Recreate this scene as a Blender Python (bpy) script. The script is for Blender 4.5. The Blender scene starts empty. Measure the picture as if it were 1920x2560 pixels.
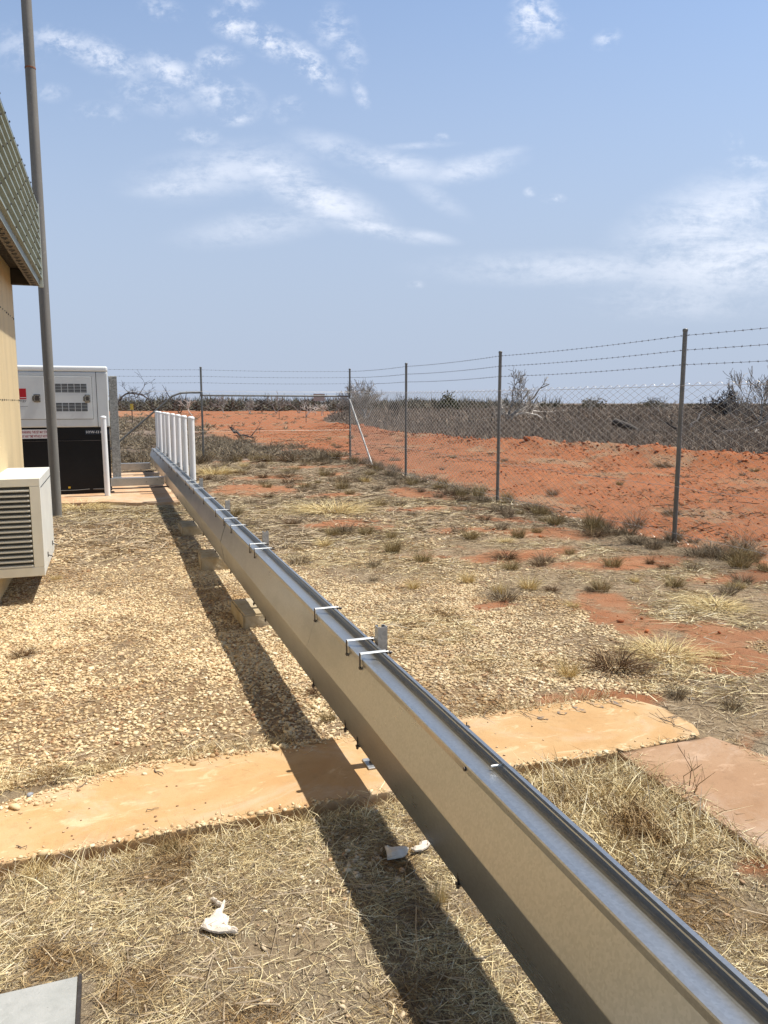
import bpy, bmesh, math, random
import numpy as np
from mathutils import Vector, Matrix
R = math.radians
rng = np.random.default_rng(7)
random.seed(7)
scene = bpy.context.scene
COL = scene.collection
F_, PX_, PY_, CAMH = 1924.0, 960.0, 1280.0, 1.57
PITCH = math.atan((1280-1008)/1924.0)
YAW = R(19.55)

# ------------------------------------------------------------------ helpers
def tag(o, label=None, cat=None, group=None, kind=None):
    if label: o['label'] = label
    if cat: o['category'] = cat
    if group: o['group'] = group
    if kind: o['kind'] = kind
    return o
def empty(name, loc, label, cat, group=None):
    o = bpy.data.objects.new(name, None); COL.objects.link(o)
    o.location = loc; o.empty_display_size = .1
    return tag(o, label, cat, group)
def link(name, me, mat, parent=None, loc=None):
    o = bpy.data.objects.new(name, me); COL.objects.link(o)
    if mat and not me.materials: me.materials.append(mat)
    if loc is not None: o.location = loc
    if parent:
        o.parent = parent
    return o
def npmesh(name, V, F, smooth=False):
    """V (n,3), F (m,k) one face size"""
    V = np.asarray(V, np.float32); F = np.asarray(F, np.int32)
    me = bpy.data.meshes.new(name)
    me.vertices.add(len(V)); me.vertices.foreach_set('co', V.ravel())
    m, k = F.shape
    me.loops.add(m*k); me.loops.foreach_set('vertex_index', F.ravel())
    me.polygons.add(m); me.polygons.foreach_set('loop_start', np.arange(m, dtype=np.int32)*k)
    if smooth: me.polygons.foreach_set('use_smooth', np.ones(m, bool))
    me.update(calc_edges=True); me.validate()
    return me
class MB:
    """collects boxes, prisms, tubes, lathes in world coords and links them as one object"""
    def __init__(s): s.bm = bmesh.new()
    def box(s, x0, x1, y0, y1, z0, z1, bev=0.0, seg=1):
        b = bmesh.new()
        bmesh.ops.create_cube(b, size=1)
        for v in b.verts:
            v.co = Vector((x0 if v.co.x < 0 else x1, y0 if v.co.y < 0 else y1, z0 if v.co.z < 0 else z1))
        if bev > 0:
            bmesh.ops.bevel(b, geom=list(b.edges), offset=bev, segments=seg, affect='EDGES', profile=.5)
        s._merge(b); return s
    def _merge(s, b):
        me = bpy.data.meshes.new('t'); b.to_mesh(me); b.free(); s.bm.from_mesh(me); bpy.data.meshes.remove(me)
    def poly(s, pts):
        vs = [s.bm.verts.new(p) for p in pts]; s.bm.faces.new(vs); return s
    def prism(s, pts, axis, a, b):
        """closed 2d outline extruded along axis ('x','y','z') from a to b"""
        def P(p, t):
            return {'x': (t, p[0], p[1]), 'y': (p[0], t, p[1]), 'z': (p[0], p[1], t)}[axis]
        v0 = [s.bm.verts.new(P(p, a)) for p in pts]; v1 = [s.bm.verts.new(P(p, b)) for p in pts]
        n = len(pts)
        for i in range(n):
            s.bm.faces.new((v0[i], v0[(i+1) % n], v1[(i+1) % n], v1[i]))
        s.bm.faces.new(v0[::-1]); s.bm.faces.new(v1)
        return s
    def tube(s, pts, r, n=8, cap=True):
        pts = [Vector(p) for p in pts]
        rs = r if isinstance(r, (list, tuple)) else [r]*len(pts)
        rings = []
        up = Vector((0, 0, 1))
        for i, p in enumerate(pts):
            t = (pts[min(i+1, len(pts)-1)]-pts[max(i-1, 0)]).normalized()
            a = t.cross(up)
            if a.length < .05: a = t.cross(Vector((1, 0, 0)))
            a.normalize(); b = a.cross(t)
            rings.append([s.bm.verts.new(p+rs[i]*(math.cos(2*math.pi*k/n)*a+math.sin(2*math.pi*k/n)*b)) for k in range(n)])
        for i in range(len(pts)-1):
            for k in range(n):
                s.bm.faces.new((rings[i][k], rings[i][(k+1) % n], rings[i+1][(k+1) % n], rings[i+1][k])).smooth = n > 5
        if cap:
            s._cap(rings[0][::-1]); s._cap(rings[-1])
        return s
    def _cap(s, ring):
        s.bm.faces.new([s.bm.verts.new(v.co) for v in ring])
    def lathe(s, c, prof, n=20):
        """prof: (r, z) going up; axis vertical through c"""
        rings = [[s.bm.verts.new((c[0]+r*math.cos(2*math.pi*k/n), c[1]+r*math.sin(2*math.pi*k/n), c[2]+z)) for k in range(n)] for r, z in prof]
        for i in range(len(prof)-1):
            for k in range(n):
                s.bm.faces.new((rings[i][k], rings[i][(k+1) % n], rings[i+1][(k+1) % n], rings[i+1][k])).smooth = True
        s._cap(rings[0][::-1]); s._cap(rings[-1])
        return s
    def build(s, name, mat, parent=None):
        bmesh.ops.recalc_face_normals(s.bm, faces=list(s.bm.faces))
        me = bpy.data.meshes.new(name); s.bm.to_mesh(me); s.bm.free()
        o = link(name, me, mat, parent)
        if parent:                      # geometry is in world coords
            o.location = -Vector(parent_loc(parent))
        return o
def parent_loc(p):
    v = Vector((0, 0, 0))
    while p is not None:
        v += Vector(p.location); p = p.parent
    return v
def copy_part(src, parent, delta):
    c = src.copy(); COL.objects.link(c); c.parent = parent
    c.location = Vector(src.location)+Vector(delta)
    return c

# ------------------------------------------------------------------ numpy noise
def _hash(ix, iy, seed):
    h = (ix.astype(np.int64)*374761393 + iy.astype(np.int64)*668265263 + seed*974634777) & 0x7fffffff
    h = ((h ^ (h >> 13))*1274126177) & 0x7fffffff
    return ((h ^ (h >> 16)) & 0xffff)/65535.0
def vnoise(x, y, seed=0):
    ix = np.floor(x); iy = np.floor(y); fx = x-ix; fy = y-iy
    fx = fx*fx*(3-2*fx); fy = fy*fy*(3-2*fy)
    a = _hash(ix, iy, seed); b = _hash(ix+1, iy, seed); c = _hash(ix, iy+1, seed); d = _hash(ix+1, iy+1, seed)
    return (a*(1-fx)+b*fx)*(1-fy)+(c*(1-fx)+d*fx)*fy
def fbm(x, y, seed=0, oct=4, gain=.5):
    s = 0; a = 1; t = 0
    for i in range(oct):
        s = s+a*vnoise(x*2**i+17.3*i, y*2**i-9.1*i, seed+i); t += a; a *= gain
    return s/t
def sst(e0, e1, x):
    t = np.clip((x-e0)/(e1-e0), 0, 1); return t*t*(3-2*t)

# ------------------------------------------------------------------ terrain functions (x right, y along the trough)
def scrub_edge(y):   # right-hand edge of the red track: scrub plain lies at larger x
    return np.interp(y, [0, 14, 16, 20, 23, 28, 39, 55, 75, 134, 400], [17, 15.3, 14.4, 13.6, 12.6, 12.4, 12.2, 15, 20, 40, 150])
def left_edge(y):    # scrub on the left lies at smaller x
    return np.interp(y, [20, 23, 30, 36, 55, 80, 90], [5.9, 5.7, 5.4, 4.5, 5.5, 8.0, -30])
MOUNDS = [(2.25, 13.9, .6, .75, .09), (1.97, 1.74, .12, .10, .03), (3.4, 12.3, .3, .3, .03), (4.3, 10.2, .5, .4, .03)]
def gz(x, y):
    x = np.asarray(x, float); y = np.asarray(y, float)
    z = (fbm(x*.35, y*.35, 3, 3)-.5)*.05*sst(3.5, 8, np.hypot(x, y))
    z = z+(fbm(x*2.2, y*2.2, 5, 3)-.5)*.02
    z = z+.05*sst(13, 20, y)-.03*np.exp(-((x-6)/1.6)**2-((y-9)/4)**2)
    for mx, my, rx, ry, h in MOUNDS:
        z = z+h*np.exp(-((x-mx)/rx)**2-((y-my)/ry)**2)*(.7+.6*vnoise(x*9, y*9, 8))
    out = sst(6.1, 7.2, x)*sst(60, 40, y)
    out = np.maximum(out, sst(20.5, 22, y)*sst(60, 40, y))
    red = out*(x < scrub_edge(y)+1.5)
    z = z+red*((fbm(x*1.6, y*1.6, 11, 5, .62)-.5)*.16+(fbm(x*6, y*6, 13, 3)-.5)*.04)
    d = x-(scrub_edge(y)-.3)
    bn = .45+1.1*fbm(x*.5+3, y*.5, 21, 3)
    berm = (np.exp(-(d/.75)**2)*(.32*bn)+np.exp(-((d+1.1)/.5)**2)*.12*vnoise(x*1.3, y*1.3, 5))*sst(60, 42, y)*sst(1, 6, y)
    z = z+berm*(.75+.5*fbm(x*4, y*4, 31, 3))
    z = z+.034*sst(2.645, 2.60, y)*sst(3, 2.7, x)*(x < 2.05)
    # the plain: gentle swell far off
    r = np.hypot(x, y)
    z = z+sst(60, 200, r)*(fbm(x*.012, y*.012, 41, 2)-.5)*.9
    z = z+sst(85, 105, y)*sst(170, 120, y)*sst(32, 12, x)*.22
    # flat pads below slabs
    pad = sst(2.63, 2.66, y)*sst(3.45, 3.3, y)*sst(2.8, 2.65, x)
    pad = np.maximum(pad, sst(12.0, 12.4, y)*sst(18.6, 18.0, y)*sst(1.4, 1.1, x))
    z = z*(1-pad)
    return z
PATCH_RED = [(2.25, 13.9, .8, .9), (3.6, 12.6, .7, .4), (4.3, 10.5, .9, .4), (4.1, 7.0, .7, .35), (4.9, 6.3, .8, .28), (5.7, 5.4, .7, .32),
             (2.75, 5.25, .22, .12), (1.95, 1.78, .13, .10), (2.1, 1.25, .1, .12), (4.2, 8.6, .7, .3), (5.0, 8.3, .6, .5), (5.1, 12.5, .6, 1.2), (3.2, 16, 1.0, .4),
             (3.0, 9.6, .5, .3)]
GREY_P = [(2.3, 8.6, 1.0, 1.3), (.05, 9.2, .55, .9), (-.1, 8.1, .35, .5), (.42, 3.55, .28, .2), (3.3, 2.9, .9, .5), (3.6, 5.6, .7, .5), (2.6, 6.6, .8, .5),
          (1.9, 1.7, .3, .25), (.3, 2.2, .4, .25), (3.1, 11.5, 1, 1.2), (4.6, 13, 1, 1.2), (3.9, 7.7, .6, .35), (5.75, 8.6, .5, 3.0), (5.8, 14.5, .6, 4), (2.2, 5.55, .35, .12)]
def blobs(x, y, L, seed):
    w = 0*x
    nx = (fbm(x*1.7, y*1.7, seed, 5, .65)-.5)*1.9; ny = (fbm(x*1.7+40, y*1.7, seed+5, 5, .65)-.5)*1.9
    for bx, by, rx, ry in L:
        d = np.hypot((x-bx)/rx+nx, (y-by)/ry+ny)
        w = np.maximum(w, sst(1.35, .45, d))
    return w
def cover(x, y):
    """weights: gravel, straw, grey litter, dark scrub ground"""
    x = np.asarray(x, float); y = np.asarray(y, float)
    n1 = fbm(x*.7, y*.7, 51, 4); n2 = fbm(x*2.6, y*2.6, 61, 4); n3 = fbm(x*1.4+9, y*1.4, 71, 4)
    inside = sst(6.4, 5.9, x+(n2-.5)*1.2)*sst(20.6, 19.6, y+(n2-.5)*2)
    left = sst(1.25, .95, x+(n2-.5)*.3)
    gl = left*sst(2.9, 3.3, y+(n2-.5)*.8)*sst(11.5, 9.5, y+(n3-.5)*3)
    gl = gl*(.55+.45*sst(.30, .55, n3))
    gr = sst(.9, 1.1, x)*sst(3.1, 3.5, y+(n2-.5)*.5)*sst(4.3, 2.7, x+(n1-.5)*3.4-.10*(y-4))*sst(13, 6, y+(n1-.5)*4)
    gr = gr*(.35+.65*sst(.36, .6, n2*.5+n3*.5))
    g = np.maximum(gl, gr)
    red = np.maximum(blobs(x, y, PATCH_RED, 81), sst(.60, .70, fbm(x*1.1+5, y*1.1, 91, 4)+.06*sst(3, 6, x)+.03*sst(9, 14, y)-.25*sst(2.5, 1.2, x)))
    grey = np.maximum(blobs(x, y, GREY_P, 83), .75*sst(.44, .62, n2*.4+n1*.6))
    red = red*inside; 
    straw = sst(2.85, 2.6, y+(n2-.5)*.25)*sst(6, 3.2, x)
    straw = np.maximum(straw, .9*sst(.52, .68, n3)*sst(11, 3, y)*sst(1, 2, x))
    straw = np.maximum(straw, sst(3.62, 3.4, y+(n2-.5)*.5)*sst(.6, .0, x+(n2-.5)*.5))
    straw = np.maximum(straw, .9*sst(10.2, 11.2, y+(n2-.5)*2)*sst(13, 12.4, y)*sst(1.3, .9, x))
    straw = np.maximum(straw, .6*sst(.5, .62, n1)*sst(1, 1.3, x))
    g = g*(1-.92*red)*(1-.7*grey)*inside
    straw = straw*(1-.85*red)*(1-.55*grey)*inside
    grey = grey*(1-.9*blobs(x, y, PATCH_RED, 81))*inside
    base = .75*inside*(1-.8*red)
    grey = np.maximum(grey, base)
    dark = np.maximum(sst(-.1, .5, x-scrub_edge(y)+(n1-.5)*.8)*sst(6, 10, x), .85*sst(.3, -.6, x-left_edge(y)+(n2-.5)*2)*sst(20.4, 21, y)*sst(90, 84, y))
    dark = np.maximum(dark, sst(150, 175, y-.3*x+(n1-.5)*30))
    spots = sst(.54, .70, fbm(x*.9, y*.9, 15, 5))*.5*(1-inside)
    return g, straw, np.maximum(grey, spots), dark

# ------------------------------------------------------------------ materials
def newmat(name):
    m = bpy.data.materials.new(name); m.use_nodes = True
    nt = m.node_tree; b = nt.nodes['Principled BSDF']
    return m, nt, b
class NT:
    def __init__(s, nt): s.nt = nt
    def n(s, typ, **kw):
        nd = s.nt.nodes.new(typ)
        for k, v in kw.items():
            if k.startswith('i_'):
                nd.inputs[k[2:].replace('_', ' ')].default_value = v
            else: setattr(nd, k, v)
        return nd
    def l(s, a, b): s.nt.links.new(a, b)
    def coord(s, which='Object'):
        return s.n('ShaderNodeTexCoord').outputs[which]
    def noise(s, vec, scale, detail=4, rough=.55, dist=0.0):
        nd = s.n('ShaderNodeTexNoise'); nd.inputs['Scale'].default_value = scale; nd.inputs['Detail'].default_value = detail
        nd.inputs['Roughness'].default_value = rough; nd.inputs['Distortion'].default_value = dist
        if vec is not None: s.l(vec, nd.inputs['Vector'])
        return nd.outputs['Fac']
    def ramp(s, fac, stops):
        nd = s.n('ShaderNodeValToRGB'); e = nd.color_ramp.elements
        while len(e) < len(stops): e.new(.5)
        for i, (p, c) in enumerate(stops):
            e[i].position = p; e[i].color = (c[0], c[1], c[2], 1) if len(c) == 3 else c
        s.l(fac, nd.inputs['Fac']); return nd.outputs['Color']
    def mix(s, fac, a, b, mode='MIX'):
        nd = s.n('ShaderNodeMix', data_type='RGBA', blend_type=mode)
        if isinstance(fac, (int, float)): nd.inputs[0].default_value = fac
        else: s.l(fac, nd.inputs[0])
        for k, v in ((6, a), (7, b)):
            if isinstance(v, tuple): nd.inputs[k].default_value = (v[0], v[1], v[2], 1)
            else: s.l(v, nd.inputs[k])
        return nd.outputs[2]
    def math(s, op, a, b=None, clamp=False):
        nd = s.n('ShaderNodeMath', operation=op, use_clamp=clamp)
        for k, v in ((0, a), (1, b)):
            if v is None: continue
            if isinstance(v, (int, float)): nd.inputs[k].default_value = v
            else: s.l(v, nd.inputs[k])
        return nd.outputs[0]
    def mrange(s, v, a, b, c=0., d=1.):
        nd = s.n('ShaderNodeMapRange', interpolation_type='SMOOTHSTEP')
        for k, x in ((1, a), (2, b), (3, c), (4, d)): nd.inputs[k].default_value = x
        s.l(v, nd.inputs[0]); return nd.outputs[0]
    def bump(s, h, strength, dist, bsdf, prev=None):
        nd = s.n('ShaderNodeBump'); nd.inputs['Strength'].default_value = strength; nd.inputs['Distance'].default_value = dist
        s.l(h, nd.inputs['Height'])
        if prev is not None: s.l(prev, nd.inputs['Normal'])
        if bsdf is not None: s.l(nd.outputs[0], bsdf.inputs['Normal'])
        return nd.outputs[0]
    def stretch(s, vec, sc):
        nd = s.n('ShaderNodeMapping'); nd.inputs['Scale'].default_value = sc; s.l(vec, nd.inputs['Vector']); return nd.outputs[0]

def paint(name, col, rough=.5, var=.12, scale=6, metallic=0., streak=None, bump=0.0, dirt=None, spec=.4):
    m, nt, b = newmat(name); T = NT(nt); c = T.coord()
    v = T.stretch(c, streak) if streak else c
    f = T.noise(v, scale, 6, .6)
    dk = tuple(x*(1-var) for x in col); lt = tuple(min(1, x*(1+var)) for x in col)
    cc = T.ramp(f, [(.3, dk), (.7, lt)])
    if dirt:
        f2 = T.mrange(T.noise(c, dirt[1], 7, .65), dirt[2], dirt[3])
        cc = T.mix(f2, cc, dirt[0])
    T.l(cc, b.inputs['Base Color'])
    b.inputs['Metallic'].default_value = metallic
    rr = T.ramp(T.noise(c, scale*3, 4), [(.3, (rough*.8,)*3), (.7, (min(1, rough*1.15),)*3)])
    T.l(rr, b.inputs['Roughness']); b.inputs['Specular IOR Level'].default_value = spec
    if bump: T.bump(T.noise(c, scale*8, 4), bump, .004, b)
    return m
def island(name, stops, rough=.85, extra=None):
    """material of many loose pieces: colour changes from piece to piece"""
    m, nt, b = newmat(name); T = NT(nt)
    g = T.n('ShaderNodeNewGeometry')
    c = T.ramp(g.outputs['Random Per Island'], stops)
    if extra: c = T.mix(T.mrange(T.noise(T.n('ShaderNodeNewGeometry').outputs['Position'], extra[1], 3), extra[2], extra[3]), c, extra[0], 'MULTIPLY')
    T.l(c, b.inputs['Base Color']); b.inputs['Roughness'].default_value = rough
    b.inputs['Specular IOR Level'].default_value = .2
    return m
def galv(name, base=(.60, .62, .63), rough=.36, spangle=60, var=.25, metallic=1.0, smudge=True):
    m, nt, b = newmat(name); T = NT(nt); c = T.coord()
    vo = T.n('ShaderNodeTexVoronoi'); vo.inputs['Scale'].default_value = spangle; T.l(c, vo.inputs['Vector'])
    sp = T.n('ShaderNodeSeparateColor'); T.l(vo.outputs['Color'], sp.inputs[0])
    f = T.math('MULTIPLY', sp.outputs[0], 1.0)
    col = T.ramp(f, [(0, tuple(x*(1-var) for x in base)), (1, tuple(min(1, x*(1+var*.5)) for x in base))])
    if smudge:
        n = T.noise(T.stretch(c, (1, .35, 1)), 3.2, 7, .6)
        col = T.mix(T.mrange(n, .46, .64, 0, .55), col, tuple(x*.72 for x in base))
        rr = T.math('ADD', T.math('MULTIPLY', n, .22), rough-.10)
        n2 = T.noise(T.stretch(c, (9, 1.2, 9)), 5.0, 6, .7)
        rr = T.math('ADD', rr, T.math('MULTIPLY', n2, .08))
        T.l(rr, b.inputs['Roughness'])
    else:
        b.inputs['Roughness'].default_value = rough
    T.l(col, b.inputs['Base Color']); b.inputs['Metallic'].default_value = metallic
    h = T.math('ADD', T.math('MULTIPLY', f, .25), T.math('MULTIPLY', T.noise(c, 9, 3), .6))
    T.bump(h, .06, .003, b)
    return m

M = {}
M['galv'] = galv('galvanised_sheet', base=(.43, .435, .43), rough=.26, spangle=150, var=.10, metallic=.88)
M['galv_old'] = galv('weathered_galvanised', base=(.40, .40, .37), rough=.55, spangle=55, var=.35, metallic=.75)
M['galv_pole'] = paint('weathered_pole_steel', (.19, .178, .155), .65, .18, 9, metallic=.15, streak=(1, 1, .12), dirt=((.34, .33, .30), 14, .60, .8))
M['fence_pipe'] = paint('fence_pipe_steel', (.17, .168, .155), .5, .25, 14, metallic=.5, streak=(1, 1, .2), dirt=((.1, .08, .06), 9, .6, .8))
M['fence_pipe_light'] = paint('bare_brace_pipe', (.42, .41, .38), .5, .2, 14, metallic=.4)
M['wire'] = paint('fence_wire', (.62, .58, .51), .38, .12, 3, metallic=.55)
M['barb'] = paint('barb_wire_steel', (.10, .085, .08), .55, .2, 9, metallic=.5)
M['strap'] = paint('zinc_strap', (.72, .73, .72), .38, .08, 30, metallic=.35)
M['bolt'] = paint('zinc_bolt', (.09, .08, .075), .45, .2, 40, metallic=.7)
M['pvc'] = paint('white_pvc', (.80, .80, .78), .35, .04, 5, dirt=((.60, .52, .42), 5, .66, .85))
M['cream'] = paint('cream_cladding', (.66, .53, .32), .5, .10, 3, streak=(1, 1, .15), dirt=((.50, .33, .16), 4, .62, .85))
M['sage'] = paint('sage_cladding', (.22, .25, .20), .45, .1, 3, streak=(1, .3, 1), dirt=((.17, .19, .155), 5, .6, .8))
M['sage_trim'] = paint('pale_trim', (.50, .53, .46), .45, .06, 3)
M['perf'] = paint('perforated_steel', (.16, .13, .10), .7, .35, 18, metallic=.2)
M['dark'] = paint('dark_void', (.012, .012, .012), .8, .2, 5)
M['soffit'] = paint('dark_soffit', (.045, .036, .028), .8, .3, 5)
M['vent'] = paint('vent_casing', (.66, .65, .58), .42, .06, 4, dirt=((.62, .50, .32), 2.4, .64, .9))
M['slat'] = paint('vent_slat', (.52, .51, .46), .45, .08, 6)
M['genpaint'] = paint('generator_grey', (.62, .64, .62), .42, .05, 4, dirt=((.52, .53, .51), 6, .6, .85))
M['gencap'] = paint('generator_cap', (.74, .76, .74), .4, .05, 4)
M['genblack'] = paint('generator_black', (.006, .006, .007), .5, .2, 5, spec=.25)
M['seam'] = paint('seam_gap', (.02, .02, .02), .8, .1, 5)
M['chrome'] = paint('latch_metal', (.30, .28, .25), .28, .3, 30, metallic=.9)
M['red'] = paint('red_decal', (.45, .012, .02), .4, .05, 5)
M['white'] = paint('white_decal', (.75, .75, .73), .4, .04, 5)
M['navy'] = paint('navy_plate', (.012, .02, .035), .4, .1, 5)
M['inkred'] = paint('red_ink', (.32, .03, .04), .5, .1, 5)
M['ink'] = paint('grey_ink', (.07, .07, .07), .5, .1, 5)
M['yellow'] = paint('yellow_sign_paint', (.62, .40, .03), .5, .1, 8)
M['signback'] = paint('sign_back', (.34, .27, .24), .6, .1, 8)
M['bone'] = paint('bleached_bone', (.66, .58, .48), .7, .08, 40, dirt=((.16, .10, .06), 70, .58, .66), bump=.3)
M['rag'] = paint('bone_white_shard', (.56, .52, .46), .7, .08, 60, dirt=((.4, .34, .28), 60, .6, .8), bump=.3)
M['deadwood'] = paint('dead_wood', (.13, .105, .085), .85, .3, 30)
M['palewood'] = paint('bleached_wood', (.62, .56, .49), .85, .25, 30)
M['darkwood'] = paint('burnt_wood', (.045, .035, .03), .85, .3, 30)
M['greywood'] = paint('grey_wood', (.26, .235, .21), .85, .25, 30)

def concrete(name, c0, c1, c2, sc=2.2):
    m, nt, b = newmat(name); T = NT(nt); c = T.coord()
    f = T.noise(c, sc, 8, .62, .6)
    col = T.ramp(f, [(.28, c0), (.5, c1), (.72, c2)])
    f2 = T.mrange(T.noise(c, 17, 8, .75), .48, .68)
    col = T.mix(T.math('MULTIPLY', f2, .4), col, tuple(x*.7 for x in c1))
    f5 = T.mrange(T.noise(c, 1.3, 8, .72, .8), .46, .66)
    col = T.mix(T.math('MULTIPLY', f5, .6), col, tuple(.55*a_+.45*g_ for a_, g_ in zip(c2, (.52, .46, .40))))
    f3 = T.mrange(T.noise(c, 90, 4, .7), .62, .72)
    col = T.mix(T.math('MULTIPLY', f3, .5), col, tuple(x*.5 for x in c1))
    f4 = T.mrange(T.noise(T.stretch(c, (1, 2.2, 1)), 5, 6, .7, 1.0), .56, .66)
    col = T.mix(T.math('MULTIPLY', f4, .45), col, tuple(min(1, x*1.25+.05) for x in c2))
    T.l(col, b.inputs['Base Color']); b.inputs['Roughness'].default_value = .9; b.inputs['Specular IOR Level'].default_value = .15
    h = T.math('ADD', T.noise(c, 120, 5, .7), T.math('MULTIPLY', T.noise(c, 14, 5, .6), 1.5))
    T.bump(h, .35, .004, b)
    return m
M['path'] = concrete('orange_stained_concrete', (.42, .245, .108), (.465, .295, .142), (.51, .365, .215))
M['slab'] = concrete('tan_concrete', (.30, .178, .100), (.335, .205, .120), (.37, .24, .147))
M['pad'] = concrete('dusty_concrete', (.46, .24, .12), (.52, .34, .20), (.56, .42, .29))
M['block'] = concrete('mortar_block', (.30, .22, .12), (.38, .31, .20), (.44, .38, .28), 9)
M['pit'] = concrete('grey_steel_lid', (.27, .275, .26), (.32, .325, .31), (.37, .37, .355), 9)

def ground_mat():
    m, nt, b = newmat('outback_ground'); T = NT(nt)
    pos = T.n('ShaderNodeNewGeometry').outputs['Position']
    at = lambda n: T.n('ShaderNodeAttribute', attribute_name=n).outputs['Fac']
    big = T.noise(pos, .5, 5, .6); mid = T.noise(pos, 4, 6, .65); fine = T.noise(pos, 38, 6, .75); vf = T.noise(pos, 140, 3, .7)
    red = T.ramp(mid, [(.25, (.235, .083, .035)), (.5, (.335, .122, .052)), (.75, (.41, .168, .083))])
    red = T.mix(T.mrange(big, .35, .7), red, T.ramp(fine, [(.3, (.255, .086, .035)), (.7, (.41, .162, .077))]))
    red = T.mix(T.mrange(fine, .54, .68, 0, .8), red, (.15, .055, .028))
    trk = T.mrange(T.noise(T.stretch(pos, (1.0, .16, 1.0)), 1.1, 6, .7, .3), .46, .62)
    red = T.mix(T.math('MULTIPLY', trk, .42), red, (.235, .105, .055))
    # track litter specks
    lit = T.math('MULTIPLY', T.mrange(T.noise(pos, 6, 10, .84), .49, .60), .7)
    red = T.mix(lit, red, (.19, .095, .05))
    red = T.mix(T.math('MULTIPLY', T.mrange(T.noise(pos, .22, 5, .7), .45, .62), .35), red, (.27, .135, .075))
    ins = T.mrange(T.n('ShaderNodeSeparateXYZ').outputs[0], 5.6, 6.8)
    grey = T.ramp(fine, [(.25, (.10, .072, .048)), (.5, (.27, .20, .125)), (.75, (.47, .37, .235))])
    vo = T.n('ShaderNodeTexVoronoi'); vo.inputs['Scale'].default_value = 42; T.l(pos, vo.inputs['Vector'])
    sp = T.n('ShaderNodeSeparateColor'); T.l(vo.outputs['Color'], sp.inputs[0])
    grav = T.ramp(sp.outputs[0], [(0, (.26, .15, .07)), (.3, (.38, .27, .14)), (.75, (.50, .39, .22)), (1, (.62, .53, .35))])
    dk = T.mrange(vo.outputs['Distance'], .008, .022)
    grav = T.mix(T.mrange(vo.outputs['Distance'], .35, .62), grav, (.22, .13, .06))
    straw = T.ramp(T.noise(T.stretch(pos, (1, 1, 1)), 60, 5, .8, 2.0), [(.28, (.08, .058, .042)), (.46, (.22, .17, .115)), (.62, (.40, .32, .21)), (.8, (.60, .50, .33))])
    dark = T.ramp(mid, [(.3, (.12, .09, .07)), (.6, (.21, .155, .115)), (.8, (.28, .20, .14))])
    def edge(a, k=.75):   # break the edge of a mask with fine noise
        s = T.math('ADD', a, T.math('MULTIPLY', T.math('SUBTRACT', T.noise(pos, 11, 8, .75), .5), k*1.6))
        return T.mrange(s, .18, .82)
    nt.links.new(pos, [n for n in nt.nodes if n.bl_idname == 'ShaderNodeSeparateXYZ'][0].inputs[0])
    dusty = T.mix(T.mrange(mid, .35, .65, .2, .6), red, (.36, .205, .115))
    red = T.mix(ins, dusty, red)
    col = T.mix(edge(at('grey')), red, grey)
    col = T.mix(edge(at('gravel')), col, grav)
    col = T.mix(edge(at('straw')), col, straw)
    col = T.mix(edge(at('dark'), .3), col, dark)
    T.l(col, b.inputs['Base Color']); b.inputs['Roughness'].default_value = .95; b.inputs['Specular IOR Level'].default_value = .1
    h1 = T.math('MULTIPLY', T.math('SUBTRACT', 1.0, vo.outputs['Distance']), at('gravel'))
    h = T.math('ADD', h1, T.math('ADD', T.math('MULTIPLY', fine, 1.2), T.math('MULTIPLY', vf, .4)))
    T.bump(h, .8, .02, b)
    return m
M['ground'] = ground_mat()
M['stone'] = island('pale_gravel', [(0, (.28, .15, .08)), (.08, (.44, .29, .16)), (.25, (.55, .41, .235)), (.55, (.62, .48, .285)), (.85, (.68, .55, .34)), (1, (.74, .64, .45))], .85, ((.62, .52, .42), .9, .50, .68))
M['stone_white'] = island('white_pebbles', [(0, (.40, .24, .13)), (.3, (.52, .40, .26)), (1, (.66, .58, .44))], .85)
M['clod'] = island('red_clods', [(0, (.20, .055, .02)), (.5, (.34, .10, .035)), (1, (.42, .15, .06))], .95)
M['straw'] = island('dry_straw', [(0, (.16, .10, .055)), (.2, (.40, .29, .15)), (.42, (.62, .49, .26)), (.7, (.76, .64, .37)), (.92, (.84, .75, .51)), (1, (.42, .38, .34))], .7, ((.50, .40, .31), 3.2, .50, .66))
M['greystraw'] = island('grey_straw', [(0, (.15, .115, .08)), (.4, (.36, .28, .19)), (.8, (.52, .42, .29)), (1, (.64, .52, .31))], .8)
M['tuft_gold'] = island('golden_grass', [(0, (.30, .20, .09)), (.3, (.52, .38, .17)), (.7, (.70, .56, .27)), (1, (.80, .68, .40))], .7)
M['tuft_olive'] = island('olive_grass', [(0, (.09, .066, .032)), (.3, (.22, .165, .078)), (.7, (.38, .29, .138)), (1, (.54, .43, .23))], .75)
M['tuft_grey'] = island('grey_brown_grass', [(0, (.08, .060, .040)), (.35, (.18, .138, .090)), (.7, (.31, .245, .16)), (1, (.46, .37, .24))], .8)
M['tuft_brown'] = island('rusty_dead_grass', [(0, (.04, .022, .014)), (.4, (.11, .062, .035)), (.8, (.24, .15, .075)), (1, (.42, .30, .15))], .8)
M['scrub'] = island('grey_scrub', [(0, (.075, .060, .050)), (.35, (.185, .145, .112)), (.7, (.285, .222, .168)), (1, (.42, .33, .25))], .9)
M['scrub_green'] = island('far_olive_scrub', [(0, (.06, .056, .040)), (.5, (.12, .108, .075)), (.85, (.18, .155, .11)), (1, (.25, .20, .15))], .9)
M['bushgreen'] = island('dark_green_leaves', [(0, (.02, .025, .012)), (.6, (.05, .06, .026)), (1, (.10, .10, .05))], .85)

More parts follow.
